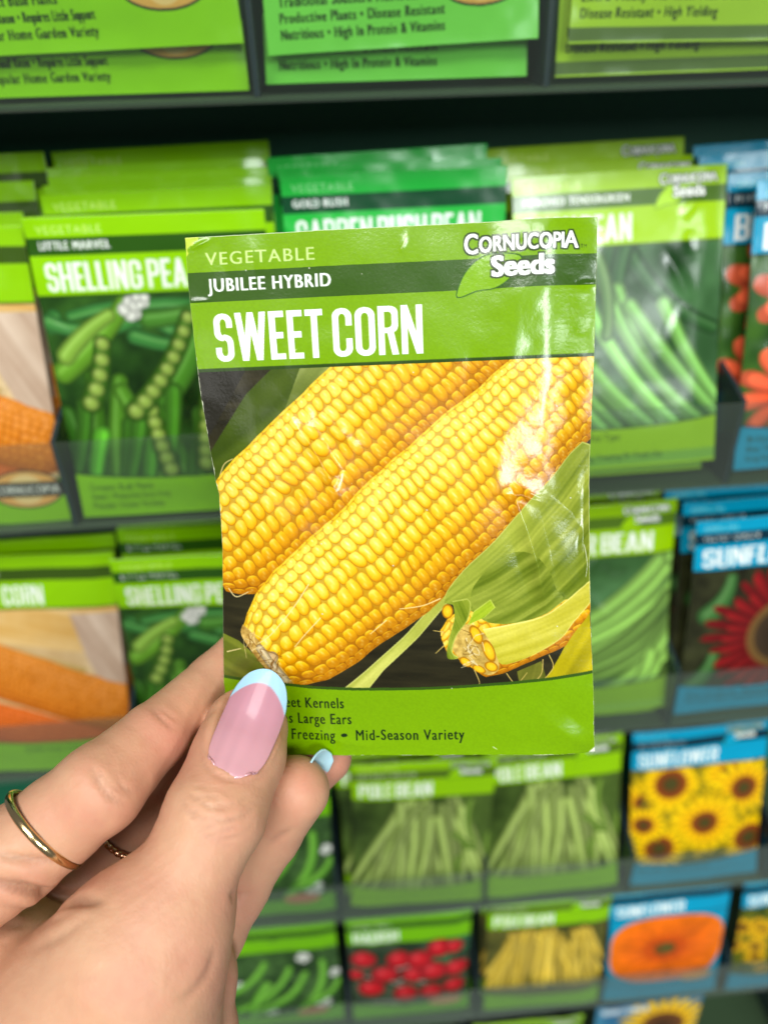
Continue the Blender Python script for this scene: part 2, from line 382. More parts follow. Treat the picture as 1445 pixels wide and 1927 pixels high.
def husk(p, poly, ang, c0, c1, seed, fine=1.4, bend=0.0, lit=0.0, edge=None):
    m = p.polymask(poly); ca, sa = math.cos(ang), math.sin(ang); c = np.mean(poly, 0)
    al = (p.X-c[0])*ca+(p.Y-c[1])*sa; ac = -(p.X-c[0])*sa+(p.Y-c[1])*ca+bend*al*al
    v = .55*vnoise(ac+50, al/14+50, fine, seed)+.3*vnoise(ac+50, al/30+9, fine/2.6, seed+1)+.45*(fbm(p.X, p.Y, 12, seed+2)-.5)
    v = np.clip(v+lit*ac, 0, 1)[..., None]
    col = np.asarray(c0, float)*(1-v)+np.asarray(c1, float)*v
    p.A = np.where(m[..., None], col, p.A)
    if edge is not None:
        e = m & ~(np.roll(m, int(.35*p.k), 0) & np.roll(m, -int(.3*p.k), 1)); p.fill(e*.5, edge)
    return m
def hair(p, pts, r, col, a=.9): p.rod(pts, r, r*.6, col, None, a, .2)
def curve(pts, n=14):
    P = np.asarray(pts, float); o = []
    for i in range(len(P)-1):
        a, b, c, d = P[max(i-1, 0)], P[i], P[i+1], P[min(i+2, len(P)-1)]
        for t in np.linspace(0, 1, n, endpoint=(i == len(P)-2)): o.append(.5*(2*b+(c-a)*t+(2*a-5*b+4*c-d)*t*t+(3*b-a-3*c+d)*t**3))
    return np.array(o)

GREEN, BAND = (114, 157, 0), (52, 84, 18)  # green darkened in the print, offsets the stronger light on the held packet
def print_sweet_corn():
    p = Print(8, 2); X, Y = p.X, p.Y
    w = fbm(X*.25+Y*.05, Y*1.6-X*.1, 3.0, 5)                       # dark boards behind the cobs
    p.A = np.array([30, 27, 17])*(.5+1.1*w[..., None])+np.array([8, 8, 2])
    husk(p, [(0, 60), (0, 44), (10, 32), (16, 27), (40, 27), (34, 40), (6, 58)], -.62, (50, 68, 8), (136, 152, 58), 21, 4.2, .004, .02)
    husk(p, [(22, 27), (36, 27), (18, 42), (14, 44)], -.85, (84, 98, 30), (176, 184, 110), 23, 2.6)
    p.fill(p.polymask([(0, 27), (10.5, 27), (7, 32), (0, 41)]), (34, 32, 24))
    hair(p, curve([(0, 52), (2.5, 47), (5, 45.5)]), .14, (214, 190, 120)); hair(p, curve([(2.6, 49.7), (9, 44), (13.6, 40)]), .12, (206, 196, 120))
    cob(p, (-3.6, 70.2), (.77, -.64), ([0, 3, 8, 16, 40, 90], [6.5, 9.2, 12.0, 12.8, 12.9, 12.6]), ([0, 90], [0, 0]), 9.6, 2.45, 31, tint=.98)
    # shade of the front cob on the rear one is in the printed picture's own dark gap
    husk(p, [(27, 97.6), (33, 92.5), (42, 84.5), (51, 75), (56, 70), (52, 77), (45, 85), (37, 92.5), (33, 97.6)], -.75, (120, 130, 30), (214, 212, 110), 41, 1.3, .0, .05, (206, 206, 130))
    husk(p, [(0, 84.5), (4, 86), (9, 90), (12, 97.5), (0, 97.5)], .45, (60, 72, 12), (132, 138, 44), 45, 1.8)
    m = cob(p, (10.4, 89.9), (.76, -.65), ([0, 3, 8, 15, 30, 40, 56, 84, 100], [8.6, 10.6, 12.6, 13.8, 14.3, 14.5, 13.7, 12.0, 11.4]), ([0, 15, 35, 60, 84], [0, 0, -1.4, -.9, 0]), 10.6, 2.5, 52)
    # cut end of the front cob
    e = p.polymask(curve([(5.0, 82.2), (4.6, 84.6), (7.0, 88.2), (10.4, 92.4), (14.2, 96.4), (17.2, 97.4), (13.4, 91.2), (9.4, 86.4), (6.8, 83.6), (5.0, 82.2)], 6))
    n = fbm(X, Y, 1.0, 61); p.fill(e, (190, 150, 70)); p.A = np.where(e[..., None], np.array([120, 84, 22])+np.array([110, 110, 90])*n[..., None], p.A)
    p.ball(11.8, 89.6, 1.5, (206, 172, 120), k=.1); p.rod([(9, 87.5), (14.5, 95)], .9, 1.1, (196, 174, 130), (230, 216, 180))
    rng = np.random.RandomState(4)
    for i in range(26):
        t = rng.rand(); a = np.array([6+9*t, 84+12*t]); hair(p, curve([a, a+rng.randn(2)*1.0, a+rng.randn(2)*1.8]), .10, (222, 196, 130) if i % 2 else (120, 76, 20), .8)
    # third cob, half in its husk
    husk(p, [(70.8, 97.8), (74.1, 93.1), (78.0, 86.6), (81.3, 81.0), (82.8, 81.2), (83.0, 98.0)], -1.0, (120, 112, 2), (226, 204, 10), 71, 3.5, 0, .05)
    husk(p, [(66.3, 93.6), (71.6, 91.3), (73.3, 97.8), (66.9, 97.8)], -1.3, (70, 76, 16), (128, 126, 44), 72, 1.5)
    p.fill(np.exp(-(((p.X-75.5)*.8+(p.Y-90)*.6)/3.0)**2)*(((p.X-75.5)*-.6+(p.Y-90)*.8) > -6)*.0, (40, 36, 10))
    cob(p, (52.0, 89.6), (.90, -.43), ([0, 3, 8, 20, 40], [6.0, 7.6, 8.6, 9.3, 9.0]), ([0, 40], [0, 0]), 11, 2.2, 77, p.polymask(curve([(50.2, 77.4), (49.7, 81.7), (50.6, 88.5), (53.4, 90.2), (56.5, 92.5), (59.6, 94.8), (62.4, 94.5), (66.3, 93.6), (71.9, 91.7), (76.3, 89.1), (79.1, 85.5), (83.4, 80.1), (83.3, 74.3), (50.7, 75.6)], 6)), tint=.97, hi=.6)
    husk(p, curve([(50.8, 77.5), (51.6, 74.8), (55.5, 70.1), (62.1, 64.1), (68.1, 57.5), (73.5, 52.4), (82.9, 45.1), (83.3, 74.1), (77.4, 77.9), (71.9, 81.3), (65.3, 82.7), (60.3, 82.2), (57.3, 79.9), (55.3, 78.6)], 4), -.70, (84, 102, 14), (182, 188, 76), 81, 1.3, .004, -.010, (212, 214, 124))
    husk(p, curve([(56.5, 77.5), (57.4, 74.0), (62.1, 68.7), (66.5, 66.9), (70.8, 67.5), (74.1, 71.6), (75.4, 75.3), (76.8, 77.9), (71.9, 81.1), (65.3, 82.5), (60.6, 82.1), (57.5, 79.7)], 4), -.55, (84, 102, 14), (172, 180, 74), 83, .9, .01, 0)
    husk(p, curve([(59.1, 83.7), (65.3, 82.8), (71.9, 81.4), (77.4, 78.2), (83.3, 73.8), (83.4, 78.1), (79.0, 83.2), (76.0, 86.6), (69.1, 90.2), (63.0, 91.9), (61.3, 88.7)], 4), -.36, (168, 160, 30), (232, 222, 112), 85, 1.3, .004, -.03, (238, 230, 150))
    e = p.polymask(curve([(53.3, 84.4), (55.8, 82.4), (58.6, 84.0), (60.8, 86.9), (62.4, 91.7), (61.8, 93.6), (59.6, 94.2), (56.2, 91.9), (53.4, 89.6), (52.3, 87.4), (53.3, 84.4)], 6))
    n = fbm(X, Y, .9, 63); p.A = np.where(e[..., None], np.array([142, 112, 44])+np.array([96, 92, 66])*n[..., None], p.A)
    for (cx, cy, rx, ry, al) in [(57.6, 84.9, 1.2, 2.3, -0.45), (60.3, 88.7, 1.2, 2.6, -0.35), (55.1, 91.0, 1.5, 0.9, 0.7), (60.7, 92.3, 1.5, 1.1, 0.5), (58.0, 92.8, 1.6, 0.8, 0.5), (51.5, 79.4, 1.2, 1.6, 0.0)]:
        ca, sa = math.cos(al), math.sin(al); q = np.hypot(((X-cx)*ca+(Y-cy)*sa)/rx, (-(X-cx)*sa+(Y-cy)*ca)/ry)
        p.fill(np.clip((1.08-q)/.1, 0, 1), (160, 104, 4)); p.fill(np.clip((.92-q)/.25, 0, 1), (232, 178, 22)); p.fill(np.clip((.5-q)/.5, 0, 1)*.4, (246, 214, 90))
    husk(p, curve([(52.6, 77.1), (53.0, 80.9), (51.5, 85.9), (51.1, 89.7), (52.3, 90.3), (53.6, 89.9), (52.3, 88.6), (53.3, 85.0), (55.8, 81.6), (56.7, 78.1), (55.9, 76.6)], 4), 1.2, (88, 108, 10), (176, 184, 66), 89, .7, 0, 0, (206, 208, 112))
    husk(p, [(55.8, 82.7), (57.3, 79.5), (61.0, 77.0), (62.0, 78.9), (59.7, 81.0)], -.6, (112, 142, 8), (178, 196, 50), 87, .8, 0, 0, (206, 212, 110))
    for i in range(22):
        a = np.array([56.6, 88.0])+rng.randn(2)*[1.2, 1.6]; hair(p, curve([a, a+rng.randn(2)*.7, a+rng.randn(2)*1.1]), .11, (222, 206, 160) if i % 3 else (120, 86, 26), .8)
    for q in ([(64, 94), (66, 96.5), (68.5, 94)], [(72, 91), (71.5, 94.5), (69, 97)], [(73.4, 90), (74.2, 93), (71.8, 96)], [(57, 93), (58, 96), (57.4, 97)], [(50.5, 84), (48.2, 83.6)], [(50.6, 87), (48.6, 88.8)]):
        hair(p, curve(q), .11, (212, 184, 96))
    for q in ([(20.6, 73), (17, 78.2), (11.6, 84.4), (8.6, 86.4)], [(23.2, 80.4), (19.6, 84.2), (17.2, 87)], [(1, 88.8), (4.4, 87.8)], [(1.6, 74.2), (3.4, 76), (6.4, 74.8)], [(50, 76.5), (46, 78), (41, 78.6)], [(38, 81), (34.4, 84)]):
        hair(p, curve(q), .13, (238, 216, 150))
    frame(p, GREEN, BAND, 'JUBILEE HYBRID', 'SWEET CORN', 43.4, sw=25.6,
          lines=((10.9, 27.7, 'Sweet Kernels'), (4.9, 29.2, 'Produces Large Ears'), (10.0, 25.3, 'For Freezing')))
    p.text('\u2022', 26.6, 28.1, 110.1, 2.6, (22, 44, 18)); p.text('Mid-Season Variety', 30.0, 54.4, 110.1, 2.6, (18, 38, 14), fat=.08)
    sc = np.array([222, 226, 196]); rag = fbm(X, Y, 1.2, 93)
    p.fill((X < .06+.22*np.clip(rag-.40, 0, 1)*(Y > 24)*(Y < 64)*2) | (83-X < .04+.35*np.clip(rag-.55, 0, 1)), sc); p.fill((114-Y < .5*np.clip(rag-.5, 0, 1)) | (Y < .10), sc)
    p.fill(((83-X)+(114-Y) < 1.5+1.2*(rag-.5)), (232, 232, 214)); p.fill((X+Y < 3.2+2.4*(rag-.5))*.7, (214, 222, 90))
    for q in ([(45.3, 1.6), (44.8, 3.0), (44.0, 4.4)], [(20.6, 24), (21.6, 23.2)], [(60.6, 112.0), (61.4, 112.6)], [(81.6, 66), (82.4, 70), (82.0, 73)], [(70, 54.5), (72, 55.5)]): hair(p, curve(q), .10, (238, 240, 222), .75)
    for k in range(16): x, y = rng.rand(2)*[83, 114]; p.ball(x, y, .07+.10*rng.rand(), (236, 236, 220), k=0)
    g = vnoise(X, Y, .35, 91)-.5; p.A = p.A*(1+.05*g[..., None])
    a = p.out(); return p.w, p.h, a

# ---- the other packets' pictures
BLUE, NAVY = (0, 148, 186), (8, 44, 60)
def bez(a, b, bend, n=8):
    a, b = np.asarray(a, float), np.asarray(b, float); c = (a+b)/2+np.array([-(b-a)[1], (b-a)[0]])*bend
    t = np.linspace(0, 1, n)[:, None]; return (1-t)**2*a+2*t*(1-t)*c+t*t*b
def mottle(p, c0, c1, cell, seed):
    n = np.clip(1.6*fbm(p.X, p.Y, cell, seed)-.3, 0, 1)[..., None]; p.A = np.asarray(c0, float)*(1-n)+np.asarray(c1, float)*n
def blossom(p, x, y, r, seed):
    rng = np.random.RandomState(seed)
    for k in range(5):
        a = k*1.256+rng.rand(); p.ball(x+r*.55*math.cos(a), y+r*.55*math.sin(a), r*.62, (226, 228, 216), k=.3)
def print_shelling_pea(res):
    p = Print(res); mottle(p, (12, 34, 8), (52, 96, 30), 12, 11); rng = np.random.RandomState(3)
    for i in range(9): p.rod(bez((rng.rand()*83, 27+rng.rand()*16), (rng.rand()*83, 30+rng.rand()*18), .2), 3, 2, (60, 128, 56), (120, 176, 96))
    for (a, b, bd, r, c) in (((4, 54), (30, 30), .1, 4.4, (96, 150, 36)), ((6, 48), (24, 34), -.1, 3.6, (128, 170, 60)), ((38, 36), (66, 30), .1, 3.6, (70, 128, 40)),
        ((8, 94), (14, 56), .08, 4.2, (58, 108, 22)), ((18, 97), (24, 58), -.06, 4.4, (74, 128, 30)), ((34, 97), (24, 62), .05, 4.6, (80, 136, 34)), ((46, 98), (36, 70), -.05, 4.6, (62, 118, 26)),
        ((40, 64), (56, 40), .12, 5.4, (72, 134, 34)), ((58, 72), (46, 98), .1, 4.4, (56, 110, 26)), ((70, 66), (80, 92), .1, 5.4, (58, 128, 48)), ((62, 70), (76, 97), -.1, 4.6, (66, 128, 40)), ((80, 40), (70, 60), .1, 5, (60, 122, 50)), ((2, 70), (8, 96), 0, 4, (44, 92, 20))):
        p.rod(bez(a, b, bd), r, r*.7, c, tuple(min(255, v+50) for v in c))
    for i in range(16):
        q = rng.rand(4); cc = np.array([70, 132, 34])*(.7+.6*q[3]); x = 4+76*q[0]; y = 60+34*q[1]; p.rod(bez((x, y), (x+10*(q[2]-.5)-4, y+26), .12*(q[3]-.5)), 3.6, 2.4, cc, cc*1.5)
    for (a, b, bd, n) in (((12, 66), (20, 44), .1, 5), ((38, 94), (34, 70), -.05, 6), ((28, 70), (52, 36), .12, 9), ((52, 92), (58, 58), -.05, 8), ((64, 80), (72, 52), .05, 6), ((78, 92), (82, 66), 0, 6)):
        P = bez(a, b, bd, n); p.rod(P, 4.2, 3.2, (60, 108, 22), (110, 160, 60))
        for i, (x, y) in enumerate(P): p.ball(x, y, 3.0-.1*i, (146, 176, 74), (214, 228, 150), .5)
    for (x, y, r) in ((32, 32, 4), (36, 29, 3), (60, 34, 4.5), (66, 38, 4.2), (62, 29.5, 3), (78, 33, 3.5)): blossom(p, x, y, r, int(x))
    frame(p, (138, 200, 0), (40, 82, 14), 'LITTLE MARVEL', 'SHELLING PEA', 49, sw=24.5, lines=((5, 30, 'Compact Bush Plants'), (5, 36, 'Sweet \u2022 Productive Early Crop'), (5, 33, 'Popular Home Variety')), emblem=True, logo=False)  # header green made lighter, stands in for brighter light on the rack
    return p
def beans(p, col, hi, seed, n, x0, top, r, yb=96, fan=.5, bg=((22, 40, 12), (70, 100, 40))):
    rng = np.random.RandomState(seed); mottle(p, *bg, 14, seed)
    for i in range(n):
        x = x0[0]+(x0[1]-x0[0])*rng.rand(); a = (x, top+rng.rand()*14); dx = (x-41)*fan+rng.randn()*7
        k = .75+.4*rng.rand(); c = np.asarray(col)*k; p.rod(bez(a, (x+dx, yb+rng.rand()*6), rng.randn()*.07), r*(.8+.4*rng.rand()), r*.75, c, np.asarray(hi)*k)
def print_bush_bean(res):                                          # emerald packet
    p = Print(res); beans(p, (86, 140, 60), (150, 190, 110), 5, 30, (8, 75), 30, 3.2)
    frame(p, (36, 176, 62), (14, 70, 40), 'GOLD RUSH', 'GARDEN BUSH BEAN', 69, sw=20, lines=((5, 30, 'Productive Plants'), (5, 36, 'Tender Golden Pods')), emblem=True, logo=False); return p
def print_tender_bean(res):
    p = Print(res); mottle(p, (24, 56, 22), (70, 112, 66), 16, 9); rng = np.random.RandomState(8)
    for i in range(5): p.rod(bez((rng.rand()*50, 27), (rng.rand()*83, 60), .2), 4, 3, (40, 84, 36), (90, 130, 80))
    for i in range(13):
        x = 3+i*6.2+rng.randn(); a = (x-24+rng.randn()*3, 33+rng.rand()*20); c = np.array([112, 164, 80])*(.75+.4*rng.rand())
        p.rod(bez(a, (x+14, 97), .10+.04*rng.randn(), 10), 3.3, 2.4, c, c*1.5)
    p.rod(bez((32, 30), (36, 60), -.15), 3, 2.6, (82, 120, 60), (150, 180, 120))
    frame(p, (156, 200, 0), (70, 104, 26), 'IMPROVED TENDERGREEN', 'BUSH BEAN', 41.5, sw=41, lines=((5, 42, 'Compact Plants \u2022 Pod Type'), (5, 28, 'Stringless 6 Inch Pods'), (5, 60, 'Excellent For Canning, Freezing Or Fresh Use')), strip=True); return p
def print_runner_bean(res):
    p = Print(res); mottle(p, (34, 66, 24), (76, 120, 70), 16, 4); rng = np.random.RandomState(2)
    for i in range(15):
        a = (88+rng.randn()*8, 26+i*5.0); b = (8+i*5+rng.randn()*4, 66+i*3.6); c = np.array([128, 170, 78])*(.7+.5*rng.rand())
        p.rod(bez(a, b, -.14+.03*rng.randn(), 10), 4.2, 3.2, c, c*1.45)
    frame(p, (144, 190, 0), (80, 112, 24), 'SCARLET EMPEROR', 'RUNNER BEAN', 67, sw=34, lines=(), strip=True); return p
def print_pole_bean(res):
    p = Print(res); beans(p, (148, 170, 82), (206, 218, 146), 14, 44, (22, 66), 28, 2.7, fan=.75, bg=((30, 46, 8), (80, 104, 40)))
    for i in range(6): q = np.random.RandomState(i).rand(4); p.rod(bez((60+q[0]*23, 30+q[1]*50), (60+q[2]*25, 40+q[3]*50), .2), 2.2, 1.6, (96, 130, 40), (170, 190, 100))
    frame(p, (138, 190, 0), (78, 106, 22), 'KENTUCKY WONDER', 'POLE BEAN', 42, sw=33, lines=()); return p
def print_yellow_bean(res):
    p = Print(res); beans(p, (228, 190, 56), (252, 232, 150), 24, 60, (12, 70), 30, 2.2, yb=84, fan=.55, bg=((50, 52, 18), (120, 116, 46)))
    p.fill(p.Y > 88, (96, 92, 54)); frame(p, (132, 190, 0), (78, 106, 22), 'GOLDEN WAX', 'POLE BEAN', 40, sw=22, lines=()); return p
def print_pods(res):
    p = Print(res); mottle(p, (20, 44, 14), (70, 104, 50), 9, 17); rng = np.random.RandomState(6)
    for (x, y, r) in ((60, 34, 4.5), (14, 60, 5), (70, 88, 6), (34, 92, 4), (80, 55, 4)): blossom(p, x, y, r, int(x))
    for (a, b, bd) in (((12, 88), (50, 44), .22), ((22, 92), (60, 50), .25), ((54, 94), (72, 40), .2), ((4, 70), (34, 38), .2), ((34, 60), (20, 96), .1), ((62, 86), (82, 64), .2)):
        p.rod(bez(a, b, bd, 10), 4.0, 2.6, (100, 168, 48), (160, 206, 100))
    frame(p, (108, 176, 0), (50, 90, 16), None, None, 0, lines=(), kind='VEGETABLE', emblem=False, logo=False)
    p.fill(p.ellipse(62, 97, 11, 5), (190, 120, 90)); return p
def print_radish(res):
    p = Print(res); mottle(p, (26, 44, 24), (70, 84, 62), 9, 27); rng = np.random.RandomState(12)
    for i in range(10): p.rod(bez((60+rng.rand()*23, 28+rng.rand()*14), (50+rng.rand()*33, 40+rng.rand()*16), .3), 4, 2, (40, 100, 60), (90, 140, 96))
    for i in range(7): p.rod(bez((rng.rand()*80, 50+rng.rand()*45), (rng.rand()*80, 50+rng.rand()*45), .2), .9, .6, (196, 170, 160))
    for (x, y, r) in ((10, 42, 9), (34, 44, 9), (48, 46, 9.5), (62, 36, 9), (72, 36, 7), (24, 60, 10), (44, 62, 9), (58, 60, 10.5), (74, 60, 9), (14, 76, 9.5), (38, 84, 9), (56, 84, 8.5), (72, 80, 8), (4, 60, 6)):
        p.ball(x, y, r, (206, 24, 34), (250, 130, 130), .55)
    frame(p, (112, 180, 0), (50, 90, 16), 'CHERRY BELLE', 'RADISH', 30, sw=26, lines=(), emblem=False, logo=False); p.fill(p.ellipse(66, 97, 12, 5), (206, 150, 110)); return p
def print_orange_corn(res):
    p = Print(res); mottle(p, (196, 170, 120), (238, 226, 188), 14, 37)
    husk(p, [(0, 27), (83, 27), (83, 52), (40, 46), (0, 40)], .25, (206, 160, 70), (250, 236, 190), 38, 3)
    husk(p, [(60, 30), (83, 30), (83, 86), (74, 74), (66, 52)], 1.1, (176, 160, 150), (240, 234, 226), 39, 3)
    husk(p, [(0, 44), (30, 46), (66, 58), (60, 66), (20, 58), (0, 56)], .3, (150, 130, 50), (236, 222, 170), 40, 2)
    cob(p, (90, 86), (-.92, -.38), ([0, 4, 12, 60, 100], [4, 8, 13, 14, 13]), ([0, 100], [0, 0]), 12, 3.2, 43, tint=.72, hi=.7)
    cob(p, (84, 106), (-.95, -.30), ([0, 6, 12, 60, 100], [3, 7, 9, 11, 11]), ([0, 100], [0, 0]), 12, 3.2, 44, tint=.52, hi=.5)
    p.A = p.A*.72+np.array([176, 116, 60])*.28
    frame(p, (136, 194, 0), (56, 82, 18), 'EARLY SUNGLOW', 'SWEET CORN', 44, sw=26, lines=((30, 62, 'Delicious Flavor'),), logo=False); return p
def print_corn_emblem(res):
    p = print_orange_corn(res); cx, cy = 68.0, 99.0
    p.fill(p.ellipse(cx, cy, 14.2, 8.2), (40, 40, 36)); p.fill(p.ellipse(cx, cy, 13.4, 7.5), (238, 172, 92)); p.fill(p.ellipse(cx, cy, 7, 6.4), (246, 206, 140))
    p.fill((np.abs(p.X-cx) < 14.4) & (np.abs(p.Y-cy) < 3.1), (50, 44, 40)); p.text('CORNUCOPIA', cx-12.6, cx+12.6, cy+1.7, 3.4, (226, 222, 214), fat=.15); return p
def print_zinnia(res):
    p = Print(res); mottle(p, (16, 50, 14), (70, 110, 36), 14, 47)
    for (x, y, r, s) in ((26, 44, 26, 1), (62, 62, 28, 2), (20, 82, 25, 3), (70, 30, 18, 4)): p.flower(x, y, r, 11, (236, 74, 34), (246, 110, 70), (246, 178, 10), r*.26, s)
    frame(p, BLUE, NAVY, 'MIXED COLORS', 'BLOOMS', 40, kind='ANNUAL', kw=16, sw=28, lines=((5, 34, 'Brilliant Summer Color'), (5, 36, 'Easy To Grow Borders'), (5, 30, 'Long Lasting Blooms'))); return p
def print_velvet(res):
    p = Print(res); mottle(p, (20, 20, 10), (60, 62, 36), 12, 57)
    for (x, y, a) in ((10, 86, 14), (14, 42, 8)): p.rod(bez((x-4, y+10), (x+6, y-10), .2), 6, 3, (62, 110, 52), (120, 156, 100))
    p.flower(53, 66, 46, 30, (56, 8, 10), (150, 26, 28), (60, 46, 32), 21, 7)
    d = np.hypot(p.X-53, p.Y-66); p.fill((np.abs(d-19.5) < 2.2)*.6, (132, 96, 44))
    frame(p, BLUE, NAVY, 'VELVET QUEEN', 'SUNFLOWER', 64, kind='ANNUAL', kw=17, sw=27, lines=((5, 60, 'Deep Red Petals \u2022 Branching Habit'), (5, 56, 'Attracts Bees And Butterflies')), logo=False); return p
def print_sunflower(res):
    p = Print(res); mottle(p, (60, 70, 14), (170, 140, 20), 12, 67)
    for (x, y, r, rc, s) in ((8, 50, 20, 6, 1), (60, 34, 20, 6, 6), (24, 38, 22, 10, 2), (70, 46, 24, 8.5, 3), (46, 68, 26, 8.5, 4), (18, 84, 20, 9, 5), (76, 84, 20, 10, 8), (8, 66, 16, 6, 9)):
        p.flower(x, y, r, 17, (244, 160, 0), (255, 214, 8), (124, 62, 20), rc, s)
        p.fill(p.ellipse(x, y, rc*.45, rc*.45), (72, 66, 28))
    frame(p, BLUE, NAVY, 'AUTUMN BEAUTY', 'SUNFLOWER', 48, kind='ANNUAL', kw=18, sw=28, lines=((5, 50, 'Tall Golden Heads For Cutting'),)); return p
def print_orange_flower(res):
    p = Print(res); p.fill(p.Y > 0, np.array(BLUE)*.95)
    fx, fy = (p.X-42)/40.5, (p.Y-60)/32.0; r = (np.abs(fx)**3.2+np.abs(fy)**3.2)
    th = np.arctan2(fy, fx); e = r < 1; t = np.clip(r, 0, 1)**.4; n = fbm(th*8+20, np.hypot(fx, fy)*6, 1.2, 3)
    c = np.array([206, 84, 6])*(1-t[..., None])+np.array([244, 116, 8])*t[..., None]; c = c*(.8+.35*n[..., None]); p.A = np.where(e[..., None], c, p.A)
    p.fill(p.ellipse(40, 58, 16, 13)*.35, (170, 50, 4)); p.fill(p.ellipse(40, 58, 8, 6.5), (104, 66, 20)); p.fill(p.ellipse(41, 57.5, 4.5, 3.6), (84, 84, 34))
    p.fill(p.ellipse(66, 92, 12, 4), (214, 150, 90)); frame(p, BLUE, NAVY, None, 'SUNFLOWER', 47, kind='ANNUAL', kw=18, lines=(), logo=False); return p
def print_field(res):
    p = Print(res); mottle(p, (50, 66, 12), (120, 116, 24), 8, 77); rng = np.random.RandomState(9)
    for i in range(26):
        x, y, r = rng.rand()*83, 36+rng.rand()*58, 6+rng.rand()*5; p.flower(x, y, r, 13, (214, 140, 8), (246, 196, 20), (80, 50, 16), r*.35, i)
    frame(p, BLUE, NAVY, None, 'SUNFLOWER', 48, kind='ANNUAL', kw=18, lines=(), logo=False); return p
def print_big_sunflower(res):
    p = Print(res); mottle(p, (30, 90, 130), (60, 130, 160), 14, 87); p.flower(54, 34, 40, 22, (226, 150, 4), (252, 208, 20), (96, 56, 18), 17, 3)
    m = p.Y > 97; p.fill(m, BLUE); gothic(p, 'SUNFLOWER', 4, 12, 7.5, WHITE, x1=40); return p
def print_bottom(res, base, band, lines, **k):
    p = Print(res); mottle(p, (50, 80, 20), (110, 140, 60), 10, 97); frame(p, base, band, 'GARDEN FAVORITE', 'VEGETABLE', 40, lines=lines, **k); return p

# ------------------------------------------------------------------ seed packets
def grid_faces(w, h):
    i = np.arange(w*h).reshape(h, w); return np.stack([i[:-1, :-1], i[1:, :-1], i[1:, 1:], i[:-1, 1:]], -1).reshape(-1, 4)
def packet_mesh(name, w, h, rgb, mat, depth, inset, back_d, res=None):
    """front grid (local x right, z up, -y front), paper edge and pillowed back; origin at the bottom middle. All lengths mm."""
    u, v = np.meshgrid(np.linspace(0, 83, w), np.linspace(0, 114, h))
    d = depth(u, v); li, ri, ti, bi = inset(u, v)
    x = u-41.5+li*(1-u/83)**2-ri*(u/83)**2; z = 114-v-ti*(1-v/114)**3+bi*(v/114)**3
    V = np.stack([x, -d, z], -1).reshape(-1, 3)
    F = grid_faces(w, h); i = np.arange(w*h).reshape(h, w)
    ring = np.concatenate([i[0, :-1], i[:-1, -1], i[-1, :0:-1], i[:0, -1][::-1] if False else i[:0:-1, 0]])
    n = len(ring); b0 = len(V)
    eb = V[ring].copy(); eb[:, 1] += .35
    inner = V[ring].copy(); inner[:, 0] *= .72; inner[:, 2] = 57+(inner[:, 2]-57)*.76; inner[:, 1] = back_d
    V2 = np.concatenate([V, eb, inner, [[0, back_d, 57]]])
    k = np.arange(n); k1 = (k+1) % n
    Fs = np.stack([ring[k], ring[k1], b0+k1, b0+k], -1)
    Fb = np.stack([b0+k, b0+k1, b0+n+k1, b0+n+k], -1)
    Fc = np.stack([b0+n+k, b0+n+k1, np.full(n, b0+2*n)], -1)
    col = np.concatenate([lin(rgb.reshape(-1, 3)), np.tile(lin((214, 216, 190)), (2*n+1, 1))])
    return mesh_from(name, V2*MM, [np.concatenate([F, Fs, Fb]), Fc], mat, col)
def ridge(u, v, pts, amp, wid, taper=True):
    """raised fold along a polyline"""
    best = np.full(u.shape, 1e9); tt = np.zeros(u.shape); P = np.asarray(pts, float); L = len(P)-1
    for i in range(L):
        a, b = P[i], P[i+1]; e = b-a; t = np.clip(((u-a[0])*e[0]+(v-a[1])*e[1])/(e@e), 0, 1)
        q = np.hypot(u-a[0]-t*e[0], v-a[1]-t*e[1]); k = q < best; best = np.where(k, q, best); tt = np.where(k, (i+t)/L, tt)
    w = wid*(1 if not taper else 1)
    return amp*np.exp(-np.abs(best/w)**1.4)*(np.sin(np.pi*np.clip(.08+.84*tt, 0, 1)) if taper else 1)
